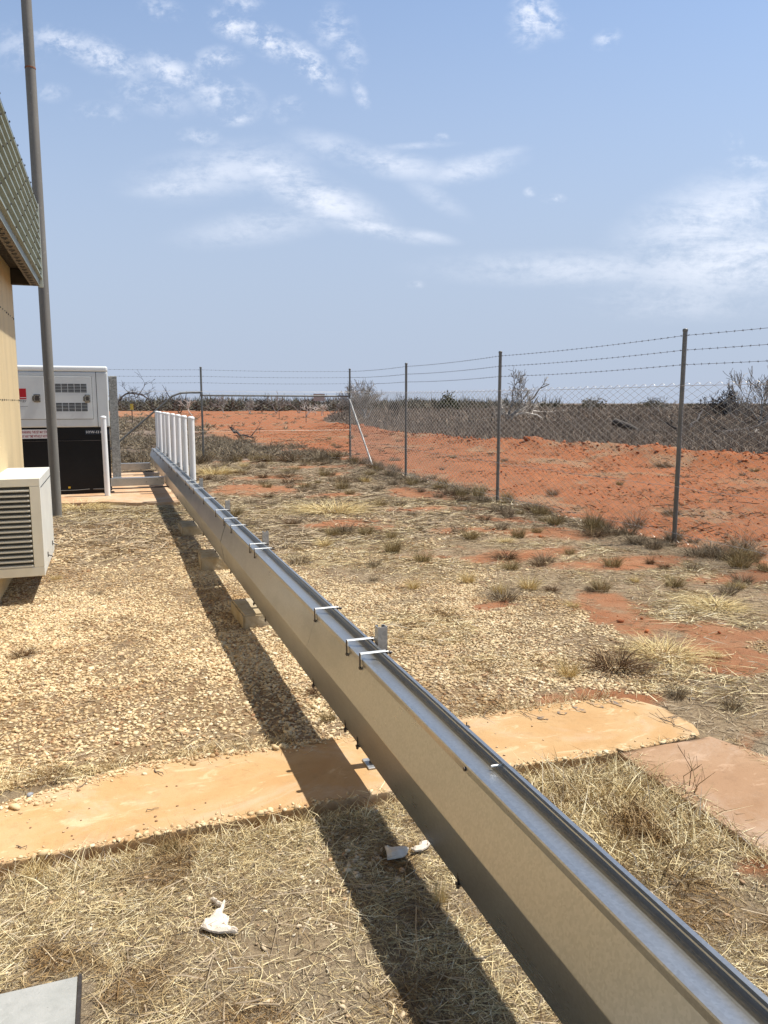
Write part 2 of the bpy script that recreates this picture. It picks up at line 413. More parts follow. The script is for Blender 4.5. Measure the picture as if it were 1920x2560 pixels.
# ------------------------------------------------------------------ camera, sun, sky
cam = bpy.data.cameras.new('camera'); co = bpy.data.objects.new('camera', cam); COL.objects.link(co)
cam.sensor_fit = 'VERTICAL'; cam.sensor_height = 36.0; cam.sensor_width = 27.0
cam.lens = 36.0*F_/2560.0; cam.clip_start = .05; cam.clip_end = 8000
co.location = (0, 0, CAMH); co.rotation_euler = (math.pi/2-PITCH, 0, -YAW)
scene.camera = co
SUN_EL = R(64.5); SUN_AZ = R(94)         # azimuth clockwise from +y: sun over the right-hand side
sl = bpy.data.lights.new('sun', 'SUN'); sl.energy = 5.0; sl.angle = R(.53); sl.color = (1, .955, .88)
so = bpy.data.objects.new('sun', sl); COL.objects.link(so)
sd = Vector((math.sin(SUN_AZ)*math.cos(SUN_EL), math.cos(SUN_AZ)*math.cos(SUN_EL), math.sin(SUN_EL)))
so.rotation_euler = (-sd).to_track_quat('-Z', 'Y').to_euler(); so.location = sd*50

def make_world():
    w = bpy.data.worlds.new('World'); scene.world = w; w.use_nodes = True
    nt = w.node_tree; T = NT(nt); bg = nt.nodes['Background']
    sky = T.n('ShaderNodeTexSky', sky_type='NISHITA'); sky.sun_disc = False
    sky.sun_elevation = SUN_EL; sky.sun_rotation = SUN_AZ; sky.altitude = 100; sky.air_density = 1.0; sky.dust_density = .35; sky.ozone_density = 1.6
    d = T.coord('Generated')
    sx = T.n('ShaderNodeSeparateXYZ'); T.l(d, sx.inputs[0])
    X = T.math('SUBTRACT', T.math('MULTIPLY', sx.outputs[0], math.cos(YAW)), T.math('MULTIPLY', sx.outputs[1], math.sin(YAW)))
    Y = T.math('ADD', T.math('MULTIPLY', sx.outputs[0], math.sin(YAW)), T.math('MULTIPLY', sx.outputs[1], math.cos(YAW)))
    Y = T.math('MAXIMUM', Y, .08)
    p = T.math('DIVIDE', X, Y); q = T.math('DIVIDE', sx.outputs[2], Y)
    cv = T.n('ShaderNodeCombineXYZ'); T.l(p, cv.inputs[0]); T.l(q, cv.inputs[1])
    def pq(u, v):     # 1659-wide sketch coords of the cloud in the sky -> tangent direction
        u *= 1.1573; v *= 1.1573
        yc = (PY_-v)/F_; Yd = math.cos(PITCH)+yc*math.sin(PITCH)
        return (u-PX_)/F_/Yd, (-math.sin(PITCH)+yc*math.cos(PITCH))/Yd
    def blob(u, v, ru, rv, ang, w):
        c = pq(u, v); mp = T.n('ShaderNodeMapping', vector_type='TEXTURE')
        mp.inputs['Location'].default_value = (c[0], c[1], 0); mp.inputs['Rotation'].default_value = (0, 0, R(ang))
        mp.inputs['Scale'].default_value = (ru/1662., rv/1662., 1); T.l(cv.outputs[0], mp.inputs['Vector'])
        ln = T.n('ShaderNodeVectorMath', operation='LENGTH'); T.l(mp.outputs[0], ln.inputs[0])
        return T.mrange(ln.outputs['Value'], 0, 1, w, 0)
    B_wisp = [(500, 55, 70, 38, -25, .9), (575, 85, 110, 42, -28, .95), (665, 135, 110, 40, -38, 1.0), (720, 60, 60, 60, -20, .55), (760, 115, 40, 60, 20, .5),
              (140, 95, 110, 40, -15, .7), (230, 125, 130, 45, -20, .75), (370, 155, 100, 40, -25, .8), (465, 130, 70, 35, 10, .75), (480, 205, 120, 60, -20, .6), (505, 255, 60, 22, 0, .7),
              (1150, 35, 60, 80, -20, .95), (1185, 45, 60, 40, -30, .8), (1310, 85, 40, 25, 20, .6), (620, 235, 50, 35, 20, .5), (780, 205, 20, 45, 25, .5), (350, 20, 60, 30, -10, .5), (520, 5, 60, 30, 0, .6),
              (40, 100, 90, 60, -10, .35), (215, 245, 80, 30, 0, .45), (110, 200, 50, 25, 0, .4), (430, 295, 60, 25, 0, .5), (330, 205, 120, 50, -15, .45), (1195, 428, 35, 14, 0, .7), (1145, 415, 20, 14, 0, .5), (1585, 305, 25, 30, 30, .5), (1625, 350, 60, 18, -5, .5), (955, 297, 20, 12, 0, .6), (900, 615, 26, 12, 0, .4)]
    B_soft = [(600, 375, 190, 55, -18, .75), (690, 430, 210, 60, -20, .9), (480, 370, 260, 70, 8, .55), (390, 405, 150, 30, 3, .6), (800, 490, 160, 26, -14, .75), (920, 510, 90, 18, -10, .5), (560, 490, 240, 50, 8, .4),
              (740, 325, 150, 40, -15, .5), (850, 355, 170, 40, -10, .62), (1010, 365, 150, 38, 10, .6), (1070, 335, 90, 18, 10, .4), (900, 315, 110, 10, 3, .4), (940, 425, 110, 30, -30, .3),
              (1560, 470, 300, 120, 18, .75), (1600, 560, 380, 110, 5, .8), (1250, 580, 420, 50, 0, .5), (1640, 400, 120, 30, 0, .5), (1480, 650, 300, 60, 0, .35)]
    def total(L):
        s = None
        for b_ in L:
            x = blob(*b_); s = x if s is None else T.math('MAXIMUM', s, x)
        return s
    # turbulence
    v1 = T.stretch(cv.outputs[0], (1, 1.5, 1))
    nA = T.noise(v1, 24, 8, .62, .5); nA2 = T.noise(v1, 75, 6, .65, .3)
    nB = T.noise(T.stretch(cv.outputs[0], (1, 3.2, 1)), 9, 9, .66, .4)
    na = T.math('ADD', T.math('MULTIPLY', nA, .62), T.math('MULTIPLY', nA2, .38))
    dA = T.math('MULTIPLY', total(B_wisp), T.mrange(na, .41, .63))
    nb = T.math('ADD', T.math('MULTIPLY', nB, .72), T.math('MULTIPLY', nA2, .28))
    dB = T.math('MULTIPLY', total(B_soft), T.mrange(nb, .33, .62))
    dens = T.math('ADD', T.math('MULTIPLY', dA, .80), T.math('MULTIPLY', dB, .78), True)
    up = T.mrange(q, .0, .02)
    dens = T.math('MULTIPLY', dens, up)
    # thin haze that pales and cools the lower sky
    hz = T.mrange(q, .66, .02)
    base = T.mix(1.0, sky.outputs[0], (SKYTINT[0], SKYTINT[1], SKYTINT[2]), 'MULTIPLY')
    zen_dim = T.mrange(sx.outputs[2], .46, .80, 1.0, .42)      # added dimming of the unseen upper sky, so it fills shadows less
    zc_ = T.n('ShaderNodeCombineXYZ'); [T.l(zen_dim, zc_.inputs[k]) for k in range(3)]
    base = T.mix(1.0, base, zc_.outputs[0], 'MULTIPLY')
    base = T.mix(T.math('MULTIPLY', hz, HAZE[3]), base, (HAZE[0], HAZE[1], HAZE[2]))
    col = T.mix(dens, base, CLOUD)
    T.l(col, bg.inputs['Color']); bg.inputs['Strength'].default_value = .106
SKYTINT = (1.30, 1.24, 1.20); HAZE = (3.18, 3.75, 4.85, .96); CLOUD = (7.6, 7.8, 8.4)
make_world()
scene.view_settings.view_transform = 'Standard'; scene.view_settings.look = 'None'
scene.view_settings.exposure = 0.46; scene.view_settings.gamma = 1.0
scene.cycles.max_bounces = 8; scene.cycles.use_denoising = True

# ------------------------------------------------------------------ ground sheet
def build_ground():
    k = np.arange(0, 1120); r = np.concatenate([[.002], .35*np.exp(.0082*k)])
    az = np.concatenate([np.arange(-36, 80, .2), np.arange(80, 324, 4.0)])
    az = np.radians(az); nA = len(az)
    RR, AA = np.meshgrid(r, az, indexing='ij')
    X = RR*np.sin(AA); Y = RR*np.cos(AA); Z = gz(X, Y)
    V = np.stack([X, Y, Z], -1).reshape(-1, 3)
    i = np.arange(len(r)-1)[:, None]*nA; j = np.arange(nA)[None, :]; j2 = (j+1) % nA
    Fq = np.stack([i+j, i+nA+j, i+nA+j2, i+j2], -1).reshape(-1, 4)
    me = npmesh('ground', V, Fq[:, ::-1], True)
    g, s, gr, d = cover(V[:, 0], V[:, 1])
    for nme, a in (('gravel', g), ('straw', s), ('grey', gr), ('dark', d)):
        at = me.attributes.new(nme, 'FLOAT', 'POINT'); at.data.foreach_set('value', a.astype(np.float32))
    o = link('ground', me, M['ground']); o['kind'] = 'structure'
build_ground()

# ------------------------------------------------------------------ loose geometry generators
def ico():
    b = bmesh.new(); bmesh.ops.create_icosphere(b, subdivisions=1, radius=1)
    V = np.array([v.co[:] for v in b.verts]); F = np.array([[v.index for v in f.verts] for f in b.faces]); b.free(); return V, F
def ico2():
    b = bmesh.new(); bmesh.ops.create_icosphere(b, subdivisions=2, radius=1)
    V = np.array([v.co[:] for v in b.verts]); F = np.array([[v.index for v in f.verts] for f in b.faces]); b.free(); return V, F
def stones(x, y, size, flat=(.45, .8), jag=.28, sink=.3, z=None):
    V0, F0 = ico(); n = len(x); m = len(V0)
    sc = np.stack([size*rng.uniform(.8, 1.35, n), size*rng.uniform(.6, 1.0, n), size*rng.uniform(flat[0], flat[1], n)], -1)*.5
    P = V0[None]*(1+rng.uniform(-jag, jag, (n, m, 1)))*sc[:, None, :]
    a = rng.uniform(0, 6.28, n); ca, sa = np.cos(a)[:, None], np.sin(a)[:, None]
    t = rng.normal(0, .35, n)[:, None]
    X = P[..., 0]*ca-P[..., 1]*sa; Yy = P[..., 0]*sa+P[..., 1]*ca; Z = P[..., 2]+X*t*.6
    zz = gz(x, y) if z is None else z
    V = np.stack([X+x[:, None], Yy+y[:, None], Z+(zz+sc[:, 2]*(1-2*sink))[:, None]], -1).reshape(-1, 3)
    F = (F0[None]+np.arange(n)[:, None, None]*m).reshape(-1, 3)
    return V, F
def blades(base, d, L, w, bend):
    """base (n,3) start, d (n,3) unit dir, bend (n,3) offset added at tip; 6 verts, 2 quads each"""
    n = len(base)
    side = np.cross(d, rng.normal(0, 1, (n, 3))); side /= np.linalg.norm(side, axis=1, keepdims=True)+1e-9
    L = L[:, None]; w = w[:, None]
    mid = base+d*L*.55+bend*L*.3; tip = base+d*L+bend*L
    V = np.stack([base-side*w*.5, base+side*w*.5, mid+side*w*.42, mid-side*w*.42, tip+side*w*.10, tip-side*w*.10], 1).reshape(-1, 3)
    F0 = np.array([[0, 1, 2, 3], [3, 2, 4, 5]])
    F = (F0[None]+np.arange(n)[:, None, None]*6).reshape(-1, 4)
    return V, F
def tuft_mesh(name, n, rad, h, spread, seed, wid=.005, droop=.35):
    global rng
    keep = rng; rng = np.random.default_rng(seed)
    a = rng.uniform(0, 6.28, n); rr = rad*np.sqrt(rng.uniform(0, 1, n))
    base = np.stack([rr*np.cos(a), rr*np.sin(a), np.full(n, -.01)], -1)
    az = a+rng.normal(0, .7, n); tilt = np.abs(rng.normal(spread*.6, spread*.5, n))
    d = np.stack([np.sin(tilt)*np.cos(az), np.sin(tilt)*np.sin(az), np.cos(tilt)], -1)
    L = h*rng.uniform(.35, 1.1, n)*(1-.3*rr/max(rad, 1e-6))
    bend = np.stack([np.cos(az)*droop, np.sin(az)*droop, -droop*rng.uniform(.2, 1.0, n)], -1)*rng.uniform(.2, 1.2, n)[:, None]
    V, Fc = blades(base, d, L, wid*rng.uniform(.6, 1.3, n), bend)
    V[:, 2] = np.maximum(V[:, 2], -.012)
    rng = keep
    return npmesh(name, V, Fc)
def scatter(n, x0, x1, y0, y1, prob):
    x = rng.uniform(x0, x1, n); y = rng.uniform(y0, y1, n)
    k = rng.uniform(0, 1, n) < prob(x, y)
    return x[k], y[k]
def infov(x, y, m=3.0, back=.5):
    X = x*math.cos(YAW)-y*math.sin(YAW); Y = x*math.sin(YAW)+y*math.cos(YAW)
    return (Y > back) & (np.abs(X) < .5*Y+.5+m*.25)
def onslab(x, y):
    a = (y > 2.62) & (y < 3.30) & (x < 2.62)
    b = (x > 1.99) & (x < 2.66) & (y < 2.75)
    c = (y > 12.2) & (y < 18.2) & (x < 1.05)
    e = (x < -.1) & (y < 2.06)
    return a | b | c | e
# --- gravel
def pg(x, y):
    g = cover(x, y)[0]
    pat = sst(.34, .56, .55*fbm(x*1.3, y*1.3, 133, 4)+.45*fbm(x*6, y*6, 137, 3))
    return np.clip(g*1.25-.12, 0, 1)*(.30+.70*pat)*infov(x, y, 1.5)*(~onslab(x, y))
xs, ys = scatter(260000, -1.6, 5.0, 3.1, 7.6, pg); sz = rng.gamma(6, .0135/6, len(xs))+.005
x2, y2 = scatter(110000, -3, 6, 7.6, 13, pg); s2 = rng.gamma(5, .020/5, len(x2))+.006
V, Fc = stones(np.concatenate([xs, x2]), np.concatenate([ys, y2]), np.concatenate([sz, s2]), flat=(.30, .60), jag=.36)
tag(link('gravel', npmesh('gravel', V, Fc), M['stone']), 'pale yellow crushed gravel spread over the ground', 'gravel', kind='stuff')
xs, ys = scatter(3600, -1.5, 2.4, .7, 2.75, lambda x, y: infov(x, y, 1)*(~onslab(x, y))*(.08+.9*sst(.45, .64, fbm(x*2.1, y*2.1, 33, 3))))
xb = rng.normal(.72, .07, 160); yb = rng.normal(2.3, .09, 160)
xs = np.concatenate([xs, xb]); ys = np.concatenate([ys, yb])
V, Fc = stones(xs, ys, rng.gamma(5, .0105/5, len(xs))+.004, flat=(.3, .65), jag=.42, sink=.05)
tag(link('scattered_pebbles', npmesh('scattered_pebbles', V, Fc), M['stone_white']), 'pale pebbles scattered through the dry straw in front', 'pebbles', kind='stuff')
# --- red clods
def pc(x, y):
    g, s, gr, d = cover(x, y)
    free = np.clip(1-g-s-gr-d, 0, 1)
    berm = np.exp(-((x-scrub_edge(y)+.4)/1.0)**2)*(y < 50)
    return np.clip(free*.25*sst(.4, .7, fbm(x*1.1, y*1.1, 77, 3))*2+berm, 0, 1)*infov(x, y, 3)*(~onslab(x, y))
xs, ys = scatter(45000, 1.2, 16, 4, 45, pc)
bm_ = np.exp(-((xs-scrub_edge(ys)+.4)/1.0)**2)*(ys > 5)*(xs > 9)
V, Fc = stones(xs, ys, rng.gamma(3, .0065, len(xs))*(1+2.4*bm_*rng.uniform(0, 1, len(xs))**2)+.004, flat=(.5, .9), jag=.35)
tag(link('soil_clods', npmesh('soil_clods', V, Fc), M['clod']), 'loose red clods of earth on the bare ground', 'earth clods', kind='stuff')

def join(*L):
    o = 0; Vs = []; Fs = []
    for V, Fc in L:
        Vs.append(V); Fs.append(Fc+o); o += len(V)
    return np.vstack(Vs), np.vstack(Fs)
# --- flat straw litter
def flat_blades(x, y, L0, w0, lift=.012, tilt=.16):
    n = len(x); a = rng.uniform(0, 6.28, n)
    t = np.abs(rng.normal(0, tilt, n))
    d = np.stack([np.cos(a)*np.cos(t), np.sin(a)*np.cos(t), np.sin(t)], -1)
    L = L0*rng.gamma(4, .25, n)
    base = np.stack([x, y, gz(x, y)+rng.uniform(.001, lift, n)], -1)
    b2 = rng.normal(0, .5, (n, 3)); b2[:, 2] = -np.abs(b2[:, 2])*.2
    return blades(base, d, L, w0*rng.uniform(.6, 1.3, n), b2)
def ps(x, y):
    return np.clip(cover(x, y)[1]*1.3-.1, 0, 1)*infov(x, y, 1)*(~onslab(x, y))
xs, ys = scatter(290000, -1.5, 2.6, .6, 2.8, lambda x, y: ps(x, y)*(.22+.78*sst(.40, .60, .5*fbm(x*2.2, y*2.2, 23, 4)+.5*fbm(x*6, y*6, 29, 3))))
x2, y2 = scatter(190000, -2, 5.5, 2.8, 8, lambda x, y: ps(x, y)*.8)
x3, y3 = scatter(60000, -2, 6, 8, 13, ps)
hf = len(xs)*3//4; a1 = join(flat_blades(xs[:hf], ys[:hf], .028, .0015, .008, .10), flat_blades(xs[hf:], ys[hf:], .048, .0017, .012, .12)); a2 = flat_blades(x2, y2, .075, .0042); a3 = flat_blades(x3, y3, .11, .007)
V, Fc = join(a1, a2, a3)
tag(link('dry_straw', npmesh('dry_straw', V, Fc), M['straw']), 'matted dry yellow straw lying on the ground', 'straw', kind='stuff')
# upright short stubble among the straw, plus fringes along the slab edges
def stubble(x, y, h, w):
    n = len(x); a = rng.uniform(0, 6.28, n); t = np.abs(rng.normal(.55, .35, n))
    d = np.stack([np.cos(a)*np.sin(t), np.sin(a)*np.sin(t), np.cos(t)], -1)
    base = np.stack([x, y, gz(x, y)-.004], -1)
    b2 = np.stack([np.cos(a)*.3, np.sin(a)*.3, -rng.uniform(0, .5, n)], -1)
    return blades(base, d, h*rng.gamma(4, .25, n), w*rng.uniform(.6, 1.3, n), b2)
xs, ys = scatter(60000, -1.5, 2.6, .6, 2.75, lambda x, y: ps(x, y)*sst(.42, .62, fbm(x*2.4, y*2.4, 23, 3)))
n = 5000
xe = np.concatenate([rng.uniform(-1.2, 2.0, n), rng.uniform(-1, .75, n//2), rng.normal(2.0, .03, n//2), rng.uniform(1.1, 2.5, n//3)])
ye = np.concatenate([2.60-np.abs(rng.normal(0, .06, n)), 3.30+np.abs(rng.normal(0, .07, n//2)), rng.uniform(1.2, 2.6, n//2), 3.30+np.abs(rng.normal(0, .05, n//3))])
k = infov(xe, ye, 1); xe, ye = xe[k], ye[k]
x2, y2 = scatter(9000, 1.15, 2.0, 1.75, 2.6, lambda x, y: sst(1.2, .5, np.hypot((x-1.65)/.42, (y-2.25)/.42)))
V, Fc = join(stubble(xs[::2], ys[::2], .032, .0019), stubble(xe, ye, .05, .0022), stubble(x2, y2, .075, .0034))
tag(link('grass_stubble', npmesh('grass_stubble', V, Fc), M['straw']), 'short dry grass stubble standing in the straw', 'grass', kind='stuff')
# grey litter
def pl(x, y):
    return np.clip(cover(x, y)[2]*1.2-.15, 0, 1)*infov(x, y, 1)*(~onslab(x, y))
xs, ys = scatter(90000, -1.5, 6.2, .7, 8, lambda x, y: pl(x, y)*.8); x2, y2 = scatter(80000, -1, 6.3, 8, 20, pl)
V, Fc = join(flat_blades(xs, ys, .06, .0034), flat_blades(x2, y2, .12, .008))
tag(link('grey_litter', npmesh('grey_litter', V, Fc), M['greystraw']), 'grey dead grass litter lying between the tufts', 'plant litter', kind='stuff')

xs, ys = scatter(60000, 5.8, 16, 6, 45, lambda x, y: infov(x, y, 2)*(x < scrub_edge(y)+.3)*(.04+.9*sst(.50, .70, fbm(x*1.3, y*1.3, 19, 4))))
V, Fc = flat_blades(xs, ys, .07, .012, .02, .35)
tag(link('track_litter', npmesh('track_litter', V, Fc), M['tuft_brown']), 'dark broken twigs and leaf litter strewn over the red track', 'leaf litter', kind='stuff')
# --- scrub plain beyond the windrow, left scrub, far thicket
def shrub_cloud(x, y, h, w, n_each, bw, zoff=0.0):
    N = len(x); n = n_each
    X = np.repeat(x, n); Y = np.repeat(y, n); H = np.repeat(h, n); W = np.repeat(w, n); m = N*n
    a = rng.uniform(0, 6.28, m); t = np.arccos(rng.uniform(.05, 1, m))
    d = np.stack([np.cos(a)*np.sin(t), np.sin(a)*np.sin(t), np.cos(t)], -1)
    Z = np.repeat(gz(x, y), n)+zoff
    fr = rng.uniform(0, .45, m)
    rad = d*np.stack([W*.5, W*.5, H], -1)
    base = np.stack([X, Y, Z], -1)+rad*fr[:, None]
    Lv = rad*(rng.uniform(.45, 1.08, m)-fr)[:, None]+rng.normal(0, .07, (m, 3))*H[:, None]
    L = np.linalg.norm(Lv, axis=1); L = np.maximum(L, .02)
    return blades(base, Lv/L[:, None], L, np.repeat(bw, n)*rng.uniform(.5, 1.4, m), rng.normal(0, .2, (m, 3)))
def pr(x, y): return infov(x, y, 8)*sst(.0, .8, x-scrub_edge(y)-.2)*sst(.25, .5, fbm(x*.35, y*.35, 101, 3)+.1)
xa, ya = scatter(9000, 12, 42, 8, 50, lambda x, y: pr(x, y)*.8)
xb, yb = scatter(9000, 12, 110, 45, 125, lambda x, y: pr(x, y)*.8)
xc, yc = scatter(5000, 20, 240, 120, 290, lambda x, y: infov(x, y, 20)*sst(0, 10, x-scrub_edge(y)))
def rr_(n, a, b): return rng.uniform(a, b, n)
A = shrub_cloud(xa, ya, rr_(len(xa), .18, .48), rr_(len(xa), .5, 1.0), 52, np.full(len(xa), .018))
B = shrub_cloud(xb, yb, rr_(len(xb), .3, .7)*(1+1.3*(rr_(len(xb), 0, 1) > .93)), rr_(len(xb), .8, 1.8), 30, np.full(len(xb), .05))
C_ = shrub_cloud(xc, yc, rr_(len(xc), .5, 1.15)*(1+.9*(rr_(len(xc), 0, 1) > .94)), rr_(len(xc), 1.4, 3.2), 22, np.full(len(xc), .13))
V, Fc = join(A, B, C_)
tag(link('scrub_plain', npmesh('scrub_plain', V, Fc), M['scrub']), 'low grey brown scrub covering the plain beyond the red bank', 'scrub', kind='stuff')
def plf(x, y): return infov(x, y, 6)*sst(.2, -.8, x-left_edge(y)+(fbm(x*.5, y*.5, 7, 3)-.5)*4)*sst(.3, .55, fbm(x*.6, y*.6, 111, 3)+.05)*(y < 88)
xa, ya = scatter(5200, -7, 7, 19.6, 34, lambda x, y: plf(x, y)*.55)
xb, yb = scatter(2600, -6, 10, 34, 88, lambda x, y: plf(x, y)*.5)
xd, yd = scatter(2400, 0, 20, 40, 100, lambda x, y: infov(x, y, 6)*(x < scrub_edge(y))*.16*sst(.5, .65, fbm(x*.2, y*.2, 9, 3)))
V, Fc = join(shrub_cloud(xa, ya, rr_(len(xa), .10, .34), rr_(len(xa), .35, .8), 60, np.full(len(xa), .014)),
             shrub_cloud(xb, yb, rr_(len(xb), .2, .5), rr_(len(xb), .6, 1.3), 36, np.full(len(xb), .035)),
             shrub_cloud(xd, yd, rr_(len(xd), .12, .3), rr_(len(xd), .5, 1.2), 24, np.full(len(xd), .03)))
tag(link('track_scrub', npmesh('track_scrub', V, Fc), M['tuft_grey']), 'dark grey brown scrub beside the red track behind the back fence', 'scrub', kind='stuff')
xa, ya = scatter(4200, -60, 240, 150, 300, lambda x, y: infov(x, y, 30)*sst(40, -25, x-.52*y+8)*.9)
xb, yb = scatter(1100, -10, 300, 170, 320, lambda x, y: infov(x, y, 30)*.6)
V, Fc = join(shrub_cloud(xa, ya, rr_(len(xa), 1.0, 3.6), rr_(len(xa), 3, 7), 46, np.full(len(xa), .22)),
             shrub_cloud(xb, yb, rr_(len(xb), .9, 2.0), rr_(len(xb), 2, 5), 40, np.full(len(xb), .16)))
tag(link('far_thicket', npmesh('far_thicket', V, Fc), M['scrub_green']), 'dark olive thicket along the horizon', 'thicket', kind='stuff')

# ================================================================== slabs and paths
def slab_strip(name, mat, xs_, ya, yb, z, thick, ja=.004, jb=.007, along='x', seed=0):
    """slab whose two long edges wander; columns along x (or y) of rounded cross-section"""
    n = len(xs_); V = []; cols = []
    for i, t in enumerate(xs_):
        a = ya(t)+(fbm(np.array([t*6.]), np.array([seed+.5]), seed, 4)[0]-.5)*ja*4
        b = yb(t)+(fbm(np.array([t*6.]), np.array([seed+7.5]), seed+3, 4)[0]-.5)*jb*4
        e = min(.007, (b-a)*.2)
        row = [(a, z-thick), (a+.002, z-e*.7), (a+e*.35, z-e*.18), (a+e, z)]
        m = 8
        row += [(a+e+(b-a-2*e)*k/m, z+(vnoise(np.array([t*5]), np.array([k*1.3+seed]), 2)[0]-.5)*.003) for k in range(1, m)]
        row += [(b-e, z), (b-e*.35, z-e*.18), (b-.002, z-e*.7), (b, z-thick)]
        cols.append([(t, p[0], p[1]) if along == 'x' else (p[0], t, p[1]) for p in row])
    k = len(cols[0]); V = np.array(cols).reshape(-1, 3)
    i = np.arange(n-1)[:, None]*k; j = np.arange(k-1)[None, :]
    Fq = np.stack([i+j, i+j+1, i+k+j+1, i+k+j], -1).reshape(-1, 4)
    if along == 'x': Fq = Fq[:, ::-1]
    me = npmesh(name, V, Fq, True)
    b = bmesh.new(); b.from_mesh(me)
    be = [e for e in b.edges if e.is_boundary]
    bmesh.ops.holes_fill(b, edges=be, sides=0); bmesh.ops.recalc_face_normals(b, faces=list(b.faces)); b.to_mesh(me); b.free()
    o = link(name, me, mat); o['kind'] = 'structure'; return o
def p1a(x): return float(np.interp(x, [-4, -.45, .66, 1.5, 2.0, 2.4, 2.52, 2.56], [2.62, 2.66, 2.675, 2.70, 2.672, 2.68, 2.70, 2.80]))
def p1b(x): return float(np.interp(x, [-4, -.6, -.45, .05, .66, 1.0, 1.53, 2.1, 2.40, 2.52, 2.56], [3.05, 3.05, 3.10, 3.265, 3.225, 3.24, 3.257, 3.25, 3.20, 3.12, 3.02]))
slab_strip('concrete_path', M['path'], np.linspace(-4, 2.56, 260), p1a, p1b, .052, .12, seed=2)
slab_strip('concrete_walkway', M['slab'], np.linspace(2.655, -2.5, 200), lambda y: 2.025, lambda y: float(np.interp(y, [1, 2.4, 2.68], [2.68, 2.625, 2.53])), .058, .14, .006, .006, 'y', seed=5)
slab_strip('generator_pad', M['pad'], np.linspace(-4.5, .98, 120), lambda x: float(np.interp(x, [-4, -.1, .25, .98], [12.75, 12.7, 12.42, 12.25])), lambda x: 17.9, .05, .12, .02, .01, seed=9)
# dark tyre-like stains are part of the slab surface: thin stain film pieces
sm = MB()
for i, (cx, cy, l) in enumerate(((2.363, 3.150, .055), (2.455, 3.150, .05), (2.26, 3.155, .04), (2.15, 3.135, .035), (2.045, 3.13, .03), (1.92, 3.10, .025))):
    pts = []
    for k in range(14):
        a = 2*math.pi*k/14
        rx = .020*(1+.35*math.sin(3*a+i)); ry = l*(1+.3*math.sin(2*a+1.7*i))
        pts.append((cx+rx*math.cos(a)-.25*ry*math.sin(a), cy+ry*math.sin(a), .0555))
    sm.poly(pts)
m_, nt_, b_ = newmat('dark_stain'); T_ = NT(nt_)
fs = T_.mrange(T_.noise(T_.coord(), 34, 6, .7), .40, .62); T_.l(T_.mix(fs, (.52, .31, .13), (.17, .135, .11)), b_.inputs['Base Color']); b_.inputs['Roughness'].default_value = .9
o = sm.build('path_stains', m_); o['kind'] = 'stuff'; tag(o, 'dark grey smudges in a row near the far end of the orange path', 'stain')
pl_ = empty('pit_lid', (-.55, 1.5, 0), 'grey sheet steel pit lid at the bottom left corner', 'pit lid')
MB().box(-1.3, -.148, .6, 2.028, .05, .056, .002).build('lid_plate', M['pit'], pl_)
MB().box(-.147, -.137, .6, 2.030, -.02, .060, .002).build('rim', M['bolt'], pl_)

# ================================================================== galvanised trough
TR = empty('cable_trough', (.94, 8.5, 0), 'long folded galvanised steel trough running diagonally away on short posts', 'trough')
PROF = [(.8965, .545), (.894, .566), (.8962, .5702), (.911, .5702), (.9125, .5665), (.952, .5625), (.978, .5535), (.9835, .5545), (.9850, .566), (.9830, .569), (.9830, .572), (.9845, .575), (.9795, .587), (.9785, .590),
        (.9900, .590), (.9925, .587), (.9975, .40), (.975, .214), (.9735, .2135), (.973, .222), (.89, .222), (.884, .2135), (.8815, .2135), (.8805, .223), (.8795, .224), (.8505, .398), (.8505, .402)]
def offz(y): return .0 - .0035*max(0, (y-14))
def section(y0, y1, dx0=0, dx1=0, dz0=0, dz1=0):
    b = bmesh.new(); n = max(2, int((y1-y0)/.35))
    rows = []
    for k in range(n+1):
        t = k/n; y = y0+(y1-y0)*t; wob = .0012*math.sin(y*2.3+1)+.0008*math.sin(y*5.1)
        rows.append([b.verts.new((p[0]+dx0+(dx1-dx0)*t+(wob if p[1] < .54 else wob*.3), y, p[1]+dz0+(dz1-dz0)*t)) for p in PROF])
    m = len(PROF)
    for k in range(n):
        for i in range(m):
            b.faces.new((rows[k][i], rows[k+1][i], rows[k+1][(i+1) % m], rows[k][(i+1) % m]))
    b.faces.new(rows[0]); b.faces.new(rows[-1][::-1])
    bmesh.ops.recalc_face_normals(b, faces=list(b.faces))
    me = bpy.data.meshes.new('trough_section'); b.to_mesh(me); b.free()
    o = link('trough_section', me, M['galv'], TR); o.location = -TR.location
    return o
section(-1.5, 3.5105); section(3.5125, 6.548, 0, -.002, 0, .001); section(6.572, 9.6, -.002, .001, .001, 0); section(9.603, 12.7, .001, -.001, 0, .001); section(12.704, 15.6, 0, .001, 0, -.006); section(15.604, 18.45, .001, 0, -.006, -.016)
# seam lap strips
MB().prism([(.9005, .535), (.8585, .402), (.886, .226), (.89, .226), (.864, .402), (.905, .535)], 'y', 6.545, 6.575).build('joint_gap', M['seam'], TR)
